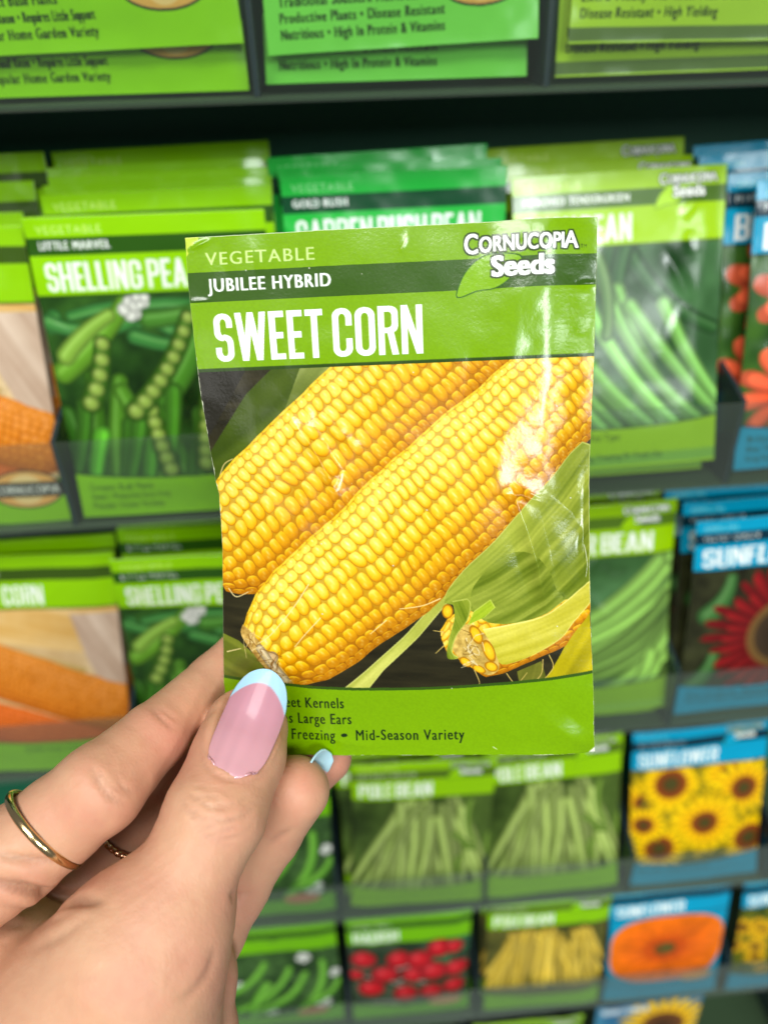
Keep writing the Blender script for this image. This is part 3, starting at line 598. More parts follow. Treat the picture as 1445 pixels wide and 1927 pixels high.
def hero_depth(u, v):
    x, y = u/83, v/114
    d = 3.0*np.clip(1-(2*x-1)**2, 0, 1)**.8*smooth01((y-.22)/.35)*smooth01((1.0-y)/.22)
    d += 1.1*smooth01((u+.12*v-60)/10)*(1-smooth01((u-72)/12))*smooth01((64-v)/26)*smooth01((v+6)/10)
    d -= 1.6*smooth01((u-70)/14)**1.5*smooth01((70-v)/20)
    d -= .9*smooth01((12-u)/12)*np.sin(np.pi*np.clip(y, 0, 1))
    d += 1.5*(fbm(u, v, 30, 201, 2)-.5)+.36*(fbm(u, v, 9, 207, 2)-.5)
    side = smooth01((u-52)/14); d += side*(.85*(fbm(u+.35*v, v, 15, 215, 2)-.5)+.22*(fbm(u, v, 5, 219, 2)-.5))
    d += .30*np.exp(-((u-26)**2/12**2+(v-47)**2/14**2))*(fbm(u, v, 5, 223, 2)-.5)*4
    d += ridge(u, v, [(19.5, 38), (23, 43), (26.5, 50), (27.4, 53)], 1.05, 1.4)-ridge(u, v, [(21, 44.5), (24.5, 50), (25.5, 55)], .45, 1.5)-ridge(u, v, [(25, 40), (29.5, 49)], .40, 2.0)
    d += ridge(u, v, [(66.0, 53.6), (69.0, 62), (71.5, 70), (72.0, 74), (73.4, 80)], 1.25, 1.5)-ridge(u, v, [(64, 58), (67, 68), (70.4, 79)], .45, 2.2)-ridge(u, v, [(71, 55), (74, 66), (76, 75)], .45, 2.2)
    d += ridge(u, v, [(63, 54.4), (68, 54.6), (72, 56.4)], .45, 1.0)
    d += ridge(u, v, [(73, 54), (79, 59), (82, 64)], .5, 2.0)+ridge(u, v, [(81.8, 52), (81.4, 66), (81.6, 78)], .5, .8)
    d += ridge(u, v, [(70, 103), (77, 109), (83, 114)], .5, 3)-ridge(u, v, [(76, 103), (81, 108)], .35, 2.2)
    d += ridge(u, v, [(45.2, 1.5), (44, 4.6)], .16, .5)+ridge(u, v, [(13, 0), (14.5, 9)], .25, 3)-ridge(u, v, [(7, 0), (8, 9)], .2, 2)
    d += ridge(u, v, [(0, 12.6), (4, 12.5)], .15, .5)-ridge(u, v, [(83, 12.6), (79, 12.8)], .3, .8)
    d += ridge(u, v, [(20, 26), (24, 16)], .07, .35)+ridge(u, v, [(1, 2.4), (5, .6)], .3, .5)
    d -= .9*np.exp(-((u-12)/8)**2-((v-103)/9)**2)-ridge(u, v, [(18, 98), (25, 94), (33, 92)], .35, 1.4)-ridge(u, v, [(20, 108), (28, 111), (36, 112)], .25, 1.4)
    d -= 1.0*smooth01((v-109)/6)*smooth01((u-74)/9)
    return d
def hero_inset(u, v):
    y = v/114; n = .12*(fbm(v*1.0, v*0+3, 1.1, 231, 2)-.5)
    l = np.interp(v, [0, 10, 30, 50, 53, 65, 85, 100, 114], [0, -.1, .5, 2.2, 2.75, 2.5, 1.2, .4, 0])+n
    r = np.interp(v, [0, 30, 50, 70, 90, 100, 110, 114], [0, .5, 1.2, 1.4, .7, .2, 0, -.4])+n
    return l, r, .08*(fbm(u, u*0+1, 1.3, 233, 2)-.5), .1*(fbm(u, u*0+1, 1.5, 235, 2)-.5)
def bg_depth(seed, puff=2.4, crease=1.0, wob=1.0):
    rng = np.random.RandomState(seed); cr = [(rng.rand(2)*[70, 90]+[6, 10], rng.rand(2)*[30, 40]-[15, 20], (.35+.5*rng.rand())*(1 if rng.rand() < .6 else -1), 1.2+2*rng.rand()) for _ in range(7)]
    a, b = rng.rand()*2-1, rng.rand()
    def f(u, v):
        x, y = u/83, v/114
        d = puff*np.clip(1-(2*x-1)**2, 0, 1)**.7*smooth01((y-.10)/.4)*smooth01((1-y)/.15)
        d += wob*2.0*(fbm(u, v, 34, 300+seed, 2)-.5)+wob*.6*(fbm(u, v, 10, 310+seed, 2)-.5)
        d -= 1.4*smooth01((u-72)/11)*b+1.0*smooth01((10-u)/10)*(1-b)
        for c, e, am, w in cr: d += crease*ridge(u, v, [c, c+e*.5+rng.randn(2)*0, c+e], am, w)
        return d
    return f
def plain_inset(seed):
    def f(u, v):
        y = v/114; k = np.sin(np.pi*y); q = np.random.RandomState(seed).rand(2); return 1.6*q[0]*k, 1.6*q[1]*k, 0*u, 0*u
    return f

# ------------------------------------------------------------------ the display rack (mm in rack frame, x right, y away, z up; eye at 0,0,0)
RD, RX0 = 270.2, -107.9                          # front plane of the trays, first divider
TRAY_Z = [-16.4, -166.8, -313.1, -464.0, -600.7, -742.0]
COLW = 90.0
rack = empty('display_rack', Matrix.Translation((0, RD*MM, EYE_H)))
tag(rack, 'dark green seed rack with clear pockets holding rows of packets', 'display rack')
def rk(name, lst, mat, parent, bevel=.0004): return link(name, boxes_mesh(name, [tuple(v*MM for v in b) for b in lst], mat, bevel), parent)
XL, XR = RX0-2*COLW, RX0+6*COLW
rk('back_panel', [(XL-6, XR+6, 82, 88, -1150, 260)], MAT['green_metal'], rack, .001)
for x in (XL-8, XR+2): rk('side_panel', [(x, x+6, 2, 81.5, -1150, 260)], MAT['green_metal'], rack, .001)
for j, z in enumerate(TRAY_Z):
    t = rk('tray', [(XL, XR, 0, 81.7, z-1.5, z)], MAT['shelf'], rack)
    rk('tray_lip', [(XL, XR, -2.2, -.2, z-1.8, z+.5)], MAT['clear'], t)
    for k in range(-1, 6):
        x = RX0+k*COLW
        bm = bmesh.new(); P = [(-.1, 0.2), (-.1, 38), (8, 41), (81.5, 62), (81.5, 0.2)]
        A = [bm.verts.new(((x-.9)*MM, y*MM, (z+h)*MM)) for y, h in P]; B = [bm.verts.new(((x+.9)*MM, y*MM, (z+h)*MM)) for y, h in P]
        bm.faces.new(A[::-1]); bm.faces.new(B)
        for i in range(5): bm.faces.new((A[i], A[(i+1) % 5], B[(i+1) % 5], B[i]))
        bmesh.ops.recalc_face_normals(bm, faces=bm.faces[:])
        me = bpy.data.meshes.new('divider'); bm.to_mesh(me); bm.free(); me.materials.append(MAT['divider']); link('divider', me, t)
    for k in range(-2, 6):
        x = RX0+k*COLW
        rk('front_panel', [(x+.3, x+COLW-.3, -2.0, -.6, z+.7, z+38)], MAT['clear'], t, .0003)

# ------------------------------------------------------------------ packets in the rack
ORD = ['front', 'second', 'third', 'fourth', 'fifth', 'sixth', 'seventh']
def pose_mw(row, col, dx, dy, dz, lean, spin, yaw):
    l, s, w = np.radians([lean, spin, yaw]); x = RX0+COLW*(col-.5)+dx; y = RD+dy; z = TRAY_Z[row]+dz
    Rz = np.array([[math.cos(w), -math.sin(w), 0], [math.sin(w), math.cos(w), 0], [0, 0, 1]])
    U = Rz@np.array([math.cos(s), math.sin(s)*math.sin(l), math.sin(s)*math.cos(l)]); Vv = Rz@np.array([-math.sin(s), math.cos(s)*math.sin(l), math.cos(s)*math.cos(l)])
    return M4(U, np.cross(Vv, U), Vv, (x*MM, y*MM, EYE_H+z*MM))
_pm = {}
def packet_data(key, fn, res, seed):
    if (key, seed) not in _pm:
        if key not in _pm: p = fn(res); _pm[key] = (p.w, p.h, p.out())
        w, h, rgb = _pm[key]
        _pm[(key, seed)] = packet_mesh('packet_paper', w, h, rgb, MAT['paper'], bg_depth(seed, 1.0, 1.5, .40) if key == 'tender' else bg_depth(seed), plain_inset(seed), .9)
    return _pm[(key, seed)]
G1, B1_ = (118, 180, 4), (50, 82, 16)
def bot_a(res): return print_bottom(res, (146, 218, 10), B1_, ((5, 31, 'Compact Bush Plants'), (-2, 41, 'Good For Small Room \u2022 Requires Little Support'), (-2, 41, 'Most Popular Home Garden Variety')), emblem=True, ecx=62, ecy=98.4)
def bot_b(res): return print_bottom(res, (126, 222, 80), B1_, ((4.5, 46, 'Traditional Southern Heirloom'), (4.5, 54, 'Productive Plants \u2022 Disease Resistant'), (4.5, 54, 'Nutritious \u2022 High In Protein & Vitamins')), emblem=True, ecx=65, ecy=98)
def bot_c(res): return print_bottom(res, (180, 220, 50), B1_, ((3, 42, 'Meaty Pods'), (3, 58, 'Extra Meaty 1.5 Inch Flat Beans'), (3, 46, 'Disease Resistant \u2022 High Yielding')), strip=False)
def bot_c2(res):
    p = Print(res); mottle(p, (50, 80, 20), (110, 140, 60), 10, 97); base = np.array((180, 220, 50)); f = wavy(p, 88, 2.6); p.fill(p.Y > f, base)
    p.text('Extra Meaty 1.5 Inch Flat Beans', 3, 56, 102.9, 2.7, (36, 54, 22), fat=.10); p.text('Disease Resistant \u2022 High Yielding', 3, 46, 107.3, 2.7, (36, 54, 22), fat=.10)
    p.fill((p.Y > 109.6) & (p.Y < 113.3), (98, 122, 60)); return p
HELD = 'the held corn packet'
# row, col, key, painter, res, colour word + kind, where, [poses front to back]
POCK = [
 (0, 1, 'a', bot_a, 4, 'green compact bush vegetable packet', 'of the left pocket of the top row', [(0.9, 3.0, 13.5, 6, 1.0, 0), (0.7, 8.0, 1.6, 6, -.2, 0)]),
 (0, 2, 'b', bot_b, 4, 'green southern heirloom packet', 'of the middle pocket of the top row', [(0.8, 2.6, 11.9, 6, 1.6, 0), (-.9, 7.4, 2.9, 6, -.1, 0)]),
 (0, 3, 'c', bot_c2, 4, 'yellow-green flat bean packet', 'of the right pocket of the top row', [(3.2, 3.0, 10.8, 6, -.7, 0), (1.4, 8.0, 2.2, 6, .1, 0)]),
 (1, 0, 'corn_e', print_corn_emblem, 3, 'orange corn packet with round emblem', 'at the left picture edge', [(.1, 4.9, .5, 11.4, -1.7, -.7), (.5, 12, 3, 12, -.5, 0), (6, 19, 12, 13, .2, 0), (9.5, 26, 21, 14, .5, 0)]),
 (1, 1, 'pea', print_shelling_pea, 3, 'shelling pea packet', 'just left of '+HELD, [(-.1, 1.9, 2.2, 7.3, -.5, .7), (3.4, 12.5, 8.0, 10.5, .3, -.4), (3.2, 17, 10.4, 11.2, .2, -.4), (4.0, 21, 13, 12.2, .5, -.6), (3.2, 25, 16, 13, .8, -.8), (3.6, 32, 21, 14, 1.0, -1)]),
 (1, 2, 'bush', print_bush_bean, 3, 'emerald green bush bean packet', 'right behind the top of '+HELD, [(.3, 12.5, 11, 8.9, .4, .2), (-1.0, 18, 13, 9, .2, .2), (-2.6, 25, 16.5, 10, 1.3, .4)]),
 (1, 3, 'tender', print_tender_bean, 3, 'crumpled shiny green bean packet', 'just right of '+HELD, [(-3.2, -.2, 11.2, 17.0, 1.1, .1), (-4.6, 6.5, 4.2, 17.2, .4, .3), (-2.6, 21, 13, 19, .2, 2), (-7.6, 27, 18, 17.6, 1.0, 2.2)]),
 (1, 4, 'zinnia', print_zinnia, 2.5, 'blue packet of orange-red flowers', 'at the right picture edge', [(1.1, 4.7, 4.8, 13.1, 1.2, .7), (-4.6, 15, 6.5, 14, 1.5, .4), (-10.4, 23, 13.5, 16.7, 1.8, .3), (-11.0, 29, 16, 16.7, 1.8, .3)]),
 (2, 0, 'corn', print_orange_corn, 2, 'corn packet with orange-yellow cobs', 'above the ringed finger', [(.7, 1.0, 3.1, 16.0, -1.4, -1.2), (1.8, 9, 6, 16.5, -.5, 0)]),
 (2, 1, 'pea2', print_shelling_pea, 2, 'blurred shelling pea packet', 'behind the index finger', [(-3.4, 7.5, 3.1, 4, -1.8, -.2), (-1.6, 18, 8, 8, -.6, 0), (-1, 24, 9, 8, 0, 0)]),
 (2, 3, 'runner', print_runner_bean, 2, 'runner bean packet', 'beside the lower right edge of '+HELD, [(4.0, 3.5, 8.6, 15, 1.0, .1), (.4, 9, 1.6, 15.4, .5, 0), (3, 20, 8, 15.4, 1.4, 0)]),
 (2, 4, 'velvet', print_velvet, 2, 'blue packet of one dark red sunflower', 'above the yellow sunflowers', [(2.0, 5.8, 2.6, 6.6, 1.5, .5), (0, 12, 5, 11, .8, 0), (-4.2, 18.5, 7.6, 14.6, .7, -.2), (-4.8, 26, 10, 15, .7, 0)]),
 (3, 1, 'pods', print_pods, 1.6, 'green pea pod packet', 'right beside the little finger', [(3.0, 5.5, 2.8, 2, -.8, -.2)]),
 (3, 2, 'pole', print_pole_bean, 1.6, 'pole bean packet', 'directly below the held packet, tilted', [(3.6, 3.1, 4.3, 7.2, -3.0, 0), (1.0, 10, 9, 8, 1.0, 0)]),
 (3, 3, 'pole2', print_pole_bean, 1.6, 'larger green pole bean packet', 'below the bottom right corner of '+HELD, [(-.6, 4.5, .9, 12.2, 2.0, -.3), (1.5, 12, 6, 12.5, 1, 0)]),
 (3, 4, 'sun', print_sunflower, 1.6, 'blue sunflower packet with many yellow heads', 'right of the green pole beans', [(-.2, 3.9, .5, 13.8, 1.9, .1), (1.0, 11, 4, 14.4, 1.2, 0)]),
 (4, 1, 'pods2', print_pods, 1.6, 'green pea pod packet', 'in the bottom pocket beside the wrist', [(-.6, 4.9, 3.2, 3, .1, -.2)]),
 (4, 2, 'radish', print_radish, 1.6, 'red radish packet', 'left of the yellow beans', [(-1.2, 4.4, 2.3, 3, .1, -.6), (.6, 11, 5.5, 4, 1.0, 0)]),
 (4, 3, 'wax', print_yellow_bean, 1.6, 'yellow wax bean packet', 'between the radishes and the orange flower', [(2.0, .9, 2.1, 6.5, -.4, -.7), (1.0, 9, 7, 7.5, .8, 0)]),
 (4, 4, 'orange', print_orange_flower, 1.6, 'blue packet of one orange flower', 'below the yellow sunflowers', [(-1.1, .4, .4, 7.4, 1.8, .1), (.4, 8, 6.5, 8.5, 1.4, 0)]),
 (4, 5, 'field', print_field, 1.6, 'blue packet of many small sunflowers', 'at the lower right edge', [(-.2, .6, 1.4, 7.1, 1.8, 1.1)]),
 (5, 3, 'pole3', print_pole_bean, 1.6, 'green bean packet top', 'peeking out below the yellow wax beans', [(-2.7, 3.7, 2.5, 0, .6, -.3)]),
 (5, 4, 'big', print_big_sunflower, 1.6, 'blue packet with one big sunflower', 'at the bottom edge below the orange flower', [(3.0, 3.9, 4.0, 2, 1.4, .4)]),
]
rngp = np.random.RandomState(77)
for (row, col, key, fn, res, kind, where, poses) in POCK:
    for i, ps in enumerate(poses):
        seed = row*10+col+(0 if i == 0 else 100+(i % 2)*50)
        o = link('seed_packet', packet_data(key, fn, res, seed), None, pose_mw(row, col, *ps))
        if len(poses) == 1: lab = kind+' '+where
        elif i == 0: lab = 'front '+kind+' '+where
        elif i == len(poses)-1 and i > 1: lab = 'rearmost '+kind+' '+where
        else: lab = ORD[i]+'-from-front '+kind+' '+where
        tag(o, lab, 'seed packet', 'packets of the '+kind+' stack '+where if len(poses) > 1 else None)

# ------------------------------------------------------------------ the held packet
w, h, rgb = print_sweet_corn()
PU = np.array([.99735, -.02782, -.0697]); PV = np.array([.03732, .98275, .18021]); PO = np.array([-40.312, -55.896, 156.378])
def c2w(v): return v[0]*RT-v[1]*UP+v[2]*FW
pu = c2w(PU); pu /= np.linalg.norm(pu); pv = -c2w(PV); pv -= pu*(pv@pu); pv /= np.linalg.norm(pv)
org = cam2w((PO+PU*41.5+PV*114)[None])[0]
hero = link('seed_packet', packet_mesh('corn_packet_paper', w, h, rgb, MAT['hero_paper'], hero_depth, hero_inset, 1.6), None, M4(pu, np.cross(pv, pu), pv, org))
tag(hero, 'sharp creased green sweet corn seed packet held up between thumb and fingers', 'seed packet')

# ------------------------------------------------------------------ the hand (camera-frame mm, then placed in the world)
FPX = 1445.0
def P3(px, py, z): return np.array([(px-722.5)/FPX*z, (py-963.5)/FPX*z, z])
def RR(rpx, z): return rpx*z/FPX
def chain(*n):                                  # nodes (px, py, z, radius px)
    return [(P3(a[0], a[1], a[2]), P3(b[0], b[1], b[2]), RR(a[3], a[2]), RR(b[3], b[2])) for a, b in zip(n[:-1], n[1:])]
THUMB = chain((463, 1374, 165.7, 79), (450, 1420, 161.2, 86), (405, 1532, 153, 95), (368, 1610, 150.5, 90), (325, 1700, 149, 116), (262, 1800, 149, 160))
THENAR = chain((262, 1800, 149, 160), (190, 1940, 152, 220), (110, 2300, 160, 250), (60, 2700, 170, 250))
PALM = chain((-110, 1690, 168, 100), (0, 1850, 170, 170), (120, 1950, 172, 240))
INDEX = chain((-150, 1720, 156, 112), (30, 1608, 152.5, 92), (112, 1546, 154, 84), (188, 1484, 154, 83), (290, 1386, 164, 62), (402, 1276, 179, 45), (455, 1220, 183.5, 40))
MIDDLE = chain((60, 1740, 176, 80), (190, 1640, 184, 74), (262, 1540, 182, 70), (360, 1400, 189, 58), (440, 1290, 190, 48))
RING = chain((300, 1760, 184, 78), (430, 1600, 196, 68), (540, 1480, 191, 58), (612, 1424, 183.5, 50))
LITTLE = chain((330, 1850, 166, 92), (392, 1752, 174, 68), (440, 1664, 177, 66), (500, 1562, 175, 67), (556, 1487, 169.5, 64))
HYPO = chain((330, 1800, 166, 96), (362, 1838, 162, 78), (350, 1960, 162, 92), (300, 2300, 165, 200))
def smin(a, b, k):
    h = np.clip(.5+.5*(b-a)/k, 0, 1); return b*(1-h)+a*h-k*h*(1-h)
def sd_chain(Q, ch, k):
    d = None
    for a, b, ra, rb in ch:
        e = b-a; t = np.clip(((Q-a)@e)/(e@e), 0, 1); q = np.linalg.norm(Q-a-t[..., None]*e, axis=-1)-(ra+(rb-ra)*t)
        d = q if d is None else smin(d, q, k)
    return d
def hand_sdf(Q):
    th = smin(sd_chain(Q, THUMB, 1.6), sd_chain(Q, THENAR, 4), 6)
    # knuckle pads of the thumb joint and the fingertip
    body = smin(th, sd_chain(Q, PALM, 8), 9)
    ix = sd_chain(Q, INDEX, 1.6)
    b2 = smin(body, ix, 2.2); d = b2
    d = smin(d, sd_chain(Q, MIDDLE, 2), 1.6)
    d = smin(d, sd_chain(Q, RING, 2), 1.0)
    d = smin(d, sd_chain(Q, LITTLE, 2.0), .9)
    d = smin(d, sd_chain(Q, HYPO, 3), 2.0)
    return d
def surface_nets(f, lo, hi, st):
    n = np.ceil((hi-lo)/st).astype(int)+1
    ax = [lo[i]+st*np.arange(n[i]) for i in range(3)]
    Fv = np.empty(n, np.float32)
    for i in range(n[0]):
        Y, Z = np.meshgrid(ax[1], ax[2], indexing='ij'); Q = np.stack([np.full(Y.shape, ax[0][i]), Y, Z], -1); Fv[i] = f(Q)
    S = Fv < 0
    cs = np.stack([S[a:n[0]-1+a, b:n[1]-1+b, c:n[2]-1+c] for a in (0, 1) for b in (0, 1) for c in (0, 1)], -1)
    act = cs.any(-1) & ~cs.all(-1); I = np.argwhere(act); cid = -np.ones(act.shape, int); cid[tuple(I.T)] = np.arange(len(I))
    off = np.array([(a, b, c) for a in (0, 1) for b in (0, 1) for c in (0, 1)])
    val = np.stack([Fv[tuple((I+o).T)] for o in off], -1)
    acc = np.zeros((len(I), 3)); cnt = np.zeros(len(I))
    for p in range(8):
        for q in range(p+1, 8):
            if np.abs(off[p]-off[q]).sum() != 1: continue
            m = (val[:, p] < 0) != (val[:, q] < 0); t = np.where(m, val[:, p]/np.where(m, val[:, p]-val[:, q], 1), 0)
            acc += (m[:, None])*(off[p]+t[:, None]*(off[q]-off[p])); cnt += m
    V = lo+st*(I+acc/cnt[:, None]); Fs = []
    for a in range(3):
        b, c = (a+1) % 3, (a+2) % 3
        s0 = [slice(None)]*3; s1 = [slice(None)]*3; s0[a] = slice(0, -1); s1[a] = slice(1, None)
        A, B = S[tuple(s0)], S[tuple(s1)]; E = np.argwhere(A != B); E = E[(E[:, b] > 0) & (E[:, c] > 0) & (E[:, b] < n[b]-1) & (E[:, c] < n[c]-1)]
        fl = A[tuple(E.T)]; q = []
        for (db, dc) in ((-1, -1), (0, -1), (0, 0), (-1, 0)):
            J = E.copy(); J[:, b] += db; J[:, c] += dc; q.append(cid[tuple(J.T)])
        q = np.stack(q, -1); q[~fl] = q[~fl][:, ::-1]; Fs.append(q)
    return V, np.concatenate(Fs)
def grad(f, V, e=.15):
    g = np.stack([f(V+np.eye(3)[i]*e)-f(V-np.eye(3)[i]*e) for i in range(3)], -1); return g/np.maximum(np.linalg.norm(g, axis=1, keepdims=True), 1e-6)

HV, HF = surface_nets(hand_sdf, np.array([-112., 24., 128.]), np.array([8., 236., 208.]), .76)
for _ in range(3): HV = HV-grad(hand_sdf, HV)*hand_sdf(HV)[:, None]
HN = grad(hand_sdf, HV, .5)
PX = HV[:, 0]/HV[:, 2]*FPX+722.5; PY = HV[:, 1]/HV[:, 2]*FPX+963.5
front = smooth01((-HN[:, 2]-.05)/.25)
# skin folds: polylines over the visible side (px), depth mm, half width px, deepest z they act on
FOLDS = [
 ([(336, 1500), (368, 1533), (420, 1545), (462, 1534), (484, 1512)], .26, 5, 152), ([(344, 1518), (378, 1550), (428, 1560), (470, 1545)], .26, 5, 152), ([(350, 1540), (392, 1571), (440, 1575), (474, 1556)], .20, 5, 152),
 ([(358, 1498), (392, 1517), (430, 1518), (464, 1500)], .20, 4, 152), ([(346, 1488), (372, 1500), (410, 1500)], .14, 4, 152), ([(372, 1560), (410, 1588), (454, 1590)], .12, 5, 152), ([(366, 1478), (400, 1486), (446, 1482)], .10, 4, 152),
 ([(382, 1400), (384, 1428), (400, 1452), (438, 1468), (482, 1466), (502, 1448)], .5, 6, 154),
 ([(168, 1440), (186, 1472), (204, 1496), (232, 1516)], .35, 6, 152), ([(184, 1450), (206, 1478), (236, 1498)], .24, 5, 152), ([(216, 1462), (232, 1482), (250, 1494)], .22, 5, 154), ([(286, 1330), (304, 1352), (326, 1370)], .30, 6, 166), ([(296, 1326), (318, 1346), (338, 1358)], .18, 5, 166),
 ([(0, 1609), (60, 1617), (112, 1622)], 1.2, 9, 176), ([(-10, 1660), (40, 1674), (100, 1684), (184, 1696)], 2.6, 13, 182), ([(0, 1704), (60, 1712), (130, 1704), (180, 1696)], .9, 9, 175), ([(10, 1742), (80, 1738), (140, 1718)], .35, 9, 175), ([(20, 1648), (60, 1668)], .5, 7, 175),
 ([(60, 1790), (120, 1760), (170, 1722)], .25, 12, 175),
 ([(402, 1786), (398, 1816), (384, 1842), (360, 1868), (336, 1884)], .6, 9, 175), ([(446, 1676), (438, 1690), (448, 1694)], .35, 5, 182), ([(430, 1684), (470, 1682)], .4, 5, 182), ([(500, 1590), (548, 1560)], .25, 7, 182),
]
disp = np.zeros(len(HV))
for pts, dep, wd, zmax in FOLDS:
    r = ridge(PX, PY, curve(pts, 5), 1, wd*1.0); r2 = ridge(PX, PY, curve(pts, 5), 1, wd*2.6)
    disp -= (2.3 if dep < .4 else 1.15)*dep*(r-.32*r2)*front*(HV[:, 2] < zmax)
disp += (.22*(fbm(PX, PY, 60, 401, 3)-.5)+.14*(fbm(PX*1.0, PY*1.0, 16, 405, 2)-.5))*1.0
# fine pleats over the thumb joint and the back of the thumb
jt = np.exp(-((PX-415)**2/70**2+(PY-1530)**2/55**2)); disp += .10*jt*np.sin((PY-.25*PX+9*(fbm(PX, PY, 40, 411, 2)-.5)*4)*.42)*front
wr = np.exp(-((PX-300)**2/120**2+(PY-1700)**2/110**2)); disp += .035*wr*np.sin((PY*.8+PX*.6+60*(fbm(PX, PY, 90, 415, 2)-.5))*.30)*front
ca, sa = .333, -.943; na = ((PX-466)*ca+(PY-1362)*sa)/94; nb = ((PX-464)*(-sa)+(PY-1362)*ca)/61      # bed of the thumb nail
bed = smooth01((1.0-(np.abs(na)**3+np.abs(nb)**3)**(1/3.))/.16)*front*(HV[:, 2] < 166)
rim = np.exp(-(((np.abs(na)**3+np.abs(nb)**3)**(1/3.)-1.10)/.07)**2)*front*(HV[:, 2] < 160)*(na < .2)
disp = disp*(1-bed)-1.1*bed+.28*rim
HV2 = HV+HN*disp[:, None]
# skin tone
def spot(cx, cy, rx, ry): return np.exp(-(((PX-cx)/rx)**2+((PY-cy)/ry)**2))
red = .55*spot(330, 1380, 60, 60)+.45*spot(560, 1480, 60, 60)+.30*spot(180, 1530, 90, 50)+.4*spot(100, 1660, 150, 40)+.28*spot(410, 1545, 70, 45)+.40*spot(420, 1840, 60, 90)+.35*spot(460, 1700, 60, 60)+.25*spot(400, 1460, 60, 30)+.30*spot(240, 1860, 160, 50)+.35*spot(640, 1440, 50, 50)
red += 1.0*(fbm(PX, PY, 90, 421, 3)-.5)+.4*(fbm(PX, PY, 16, 425, 3)-.5)+.25*(HV[:, 2] > 176)
red = np.clip(red, -.4, 1)[:, None]
base = lin((204, 154, 123)); flush = lin((201, 136, 114)); pale = lin((210, 164, 132))
col = np.where(red > 0, base+(flush-base)*np.clip(red, 0, 1), base+(pale-base)*np.clip(-red*2, 0, 1))
fold_shade = np.clip(-disp, 0, .6)[:, None]; col = col*(1-.40*fold_shade)*np.array([1, 1-0.0, 1])  # shade of the creases put into the skin colour
ROOT = P3(150, 1850, 155); RW = cam2w(ROOT[None])[0]
hand = empty('hand', Matrix.Translation(RW)); tag(hand, 'left hand with pale blue french tip nails holding the sweet corn packet', 'hand')
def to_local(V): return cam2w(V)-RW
me = mesh_from('hand_skin', to_local(HV2), HF, MAT['skin'], col); link('skin', me, hand)

def nail(name, base, tip, nrm, Wm, Rt, prof, smile, pinks, blue, lcurve, nu=49, nv=72, thick=.45, snap=None):
    a = tip-base; L = np.linalg.norm(a); a = a/L; n = nrm-a*(nrm@a); n /= np.linalg.norm(n); s = np.cross(a, n)
    u, v = np.meshgrid(np.linspace(-1, 1, nu), np.linspace(0, 1, nv))
    w = Wm*np.interp(v, *prof)
    th = u*w/Rt; along = v*L-(1-v)**2*2.0*(1-np.abs(u)**2.4)+0.6
    dz = Rt*np.cos(th)-Rt-lcurve*(v-.35)**2*np.where(v > .35, 1, .4)+.10*np.sin(np.clip(v*8, 0, np.pi))
    Vn = base+a*along[..., None]+s*(Rt*np.sin(th))[..., None]+n*dz[..., None]
    if snap is not None:                                            # seat the nail plate on the finger
        k = np.interp(snap, v[:, 0], np.arange(nv)).astype(int); f = hand_sdf(Vn[:k, nu//2]); fz = -f+.40
        sh = np.concatenate([fz, np.full(nv-k, fz[-1])]); sh = np.convolve(np.pad(sh, 6, mode='edge'), np.ones(13)/13, 'valid'); Vn = Vn+n*sh[:, None, None]
        Vn = Vn-n*(.25*np.clip(1-v/.03, 0, 1))[..., None]
    e = v-(smile[0]-smile[1]*np.abs(u)**2.3); k = smooth01(e/.022+.5)[..., None]
    c0, c1 = np.asarray(pinks[0], float), np.asarray(pinks[1], float); pv_ = smooth01(v/.75)[..., None]
    c = lin(c0*(1-pv_)+c1*pv_)*(1-k)+lin(blue)*k
    g = .5+fbm(u*30+60, v*10+5, 7, 431, 2)[..., None]; c = c*(.86+.14*g)
    F = grid_faces(nu, nv); V = Vn.reshape(-1, 3)
    me = mesh_from(name, to_local(V), F, MAT['nail'], c.reshape(-1, 3)); o = link(name, me, hand)
    md = o.modifiers.new('thickness', 'SOLIDIFY'); md.thickness = thick*MM; md.offset = -1
    # the grid's winding decides which way "front" is
    nn = me.polygons[len(me.polygons)//2].normal
    if nn.dot(Vector(n[0]*RT-n[1]*UP+n[2]*FW)) < 0: me.flip_normals()
    return o
PROF = ([0, .02, .06, .12, .22, .45, .58, .68, .77, .85, .91, .95, .98, 1.0], [.58, .70, .83, .91, .965, 1.0, .985, .94, .85, .72, .58, .42, .26, .05])
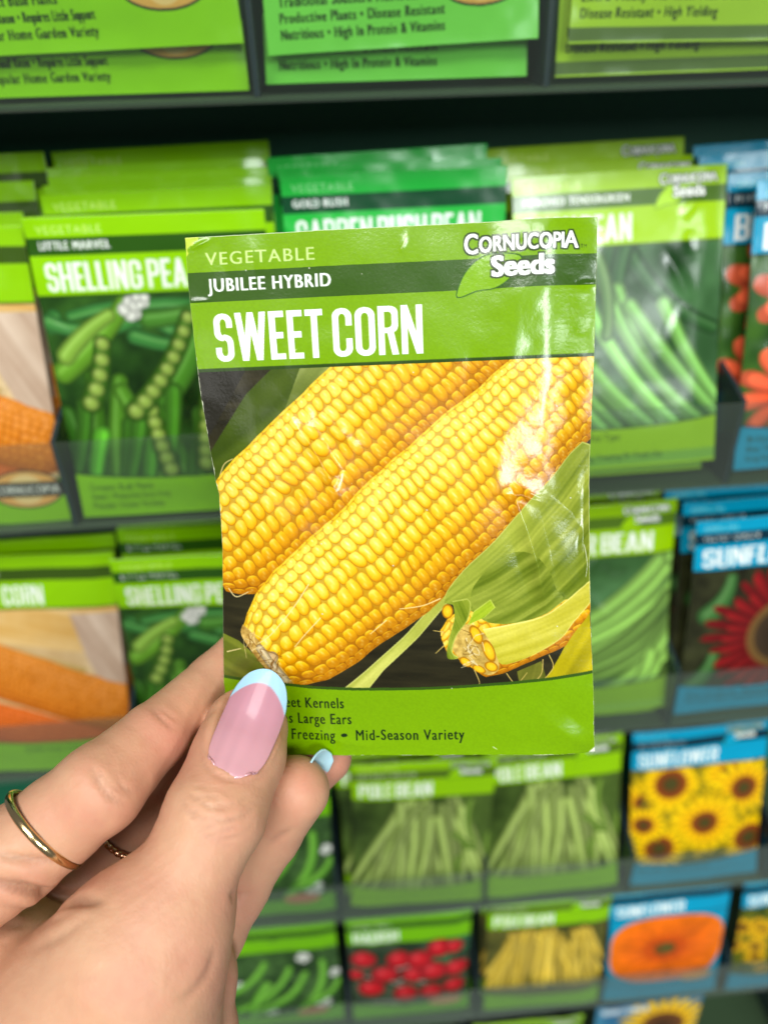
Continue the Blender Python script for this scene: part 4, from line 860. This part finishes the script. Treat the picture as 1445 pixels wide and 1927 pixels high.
o = nail('fingernail', P3(432, 1449, 148.9), P3(503, 1260, 155.6), np.array([.06, -.34, -.94]), 7.0, 8.6, PROF, (.85, .24), ((208, 154, 162), (190, 134, 148)), (168, 210, 232), 2.0, snap=.5)
o['label'] = 'pink thumb nail with pale blue tip'
PROF2 = ([0, .1, .5, .75, .9, 1], [.8, .95, 1, .9, .6, .1])
o = nail('fingernail', P3(562, 1474, 174.5), P3(604, 1410, 172.0), np.array([-.62, -.55, .55]), 5.2, 5.8, PROF2, (.52, .1), ((205, 150, 150), (206, 160, 158)), (172, 208, 220), 1.0, 33, 40)
o['label'] = 'little finger nail with pale blue tip seen from below'

# ------------------------------------------------------------------ finger rings
def torus(name, c, axis, R, sx, sy, mat, twist=0, lumps=0, nu=160, nv=20):
    a = axis/np.linalg.norm(axis); t = np.cross(a, [0, 0, 1.]); t /= np.linalg.norm(t); b = np.cross(a, t)
    U, V = np.meshgrid(np.linspace(0, 2*np.pi, nu, endpoint=False), np.linspace(0, 2*np.pi, nv, endpoint=False), indexing='ij')
    rx, ry = sx*np.cos(V), sy*np.sin(V)
    if lumps: k = .72+.28*np.abs(np.sin(U*lumps/2+V*.5*twist)); rx, ry = rx*k, ry*k
    rad = t*np.cos(U)[..., None]+b*np.sin(U)[..., None]
    X = c+rad*(R+rx)[..., None]+a*ry[..., None]
    i = np.arange(nu*nv).reshape(nu, nv); F = np.stack([i, np.roll(i, -1, 0), np.roll(np.roll(i, -1, 0), -1, 1), np.roll(i, -1, 1)], -1).reshape(-1, 4)
    W = cam2w(X.reshape(-1, 3)); cw = cam2w(c[None])[0]
    me = mesh_from(name, W-cw, F, mat); return link(name, me, None, Matrix.Translation(cw))
ic = P3(86, 1560, 153.4); idir = np.array([.69, -.68, .30])
tag(torus('finger_ring', ic, idir, RR(89, 153.4)+.30, .62, .88, MAT['gold']), 'plain polished gold band ring around the index finger', 'ring')
mc = P3(270, 1560, 181); mdir = np.array([.35, -.9, -.28])
tag(torus('finger_ring', mc, mdir, 9.6, .8, .9, MAT['rose'], 1, 40), 'thin beaded rose gold ring in shade on the middle finger', 'ring')
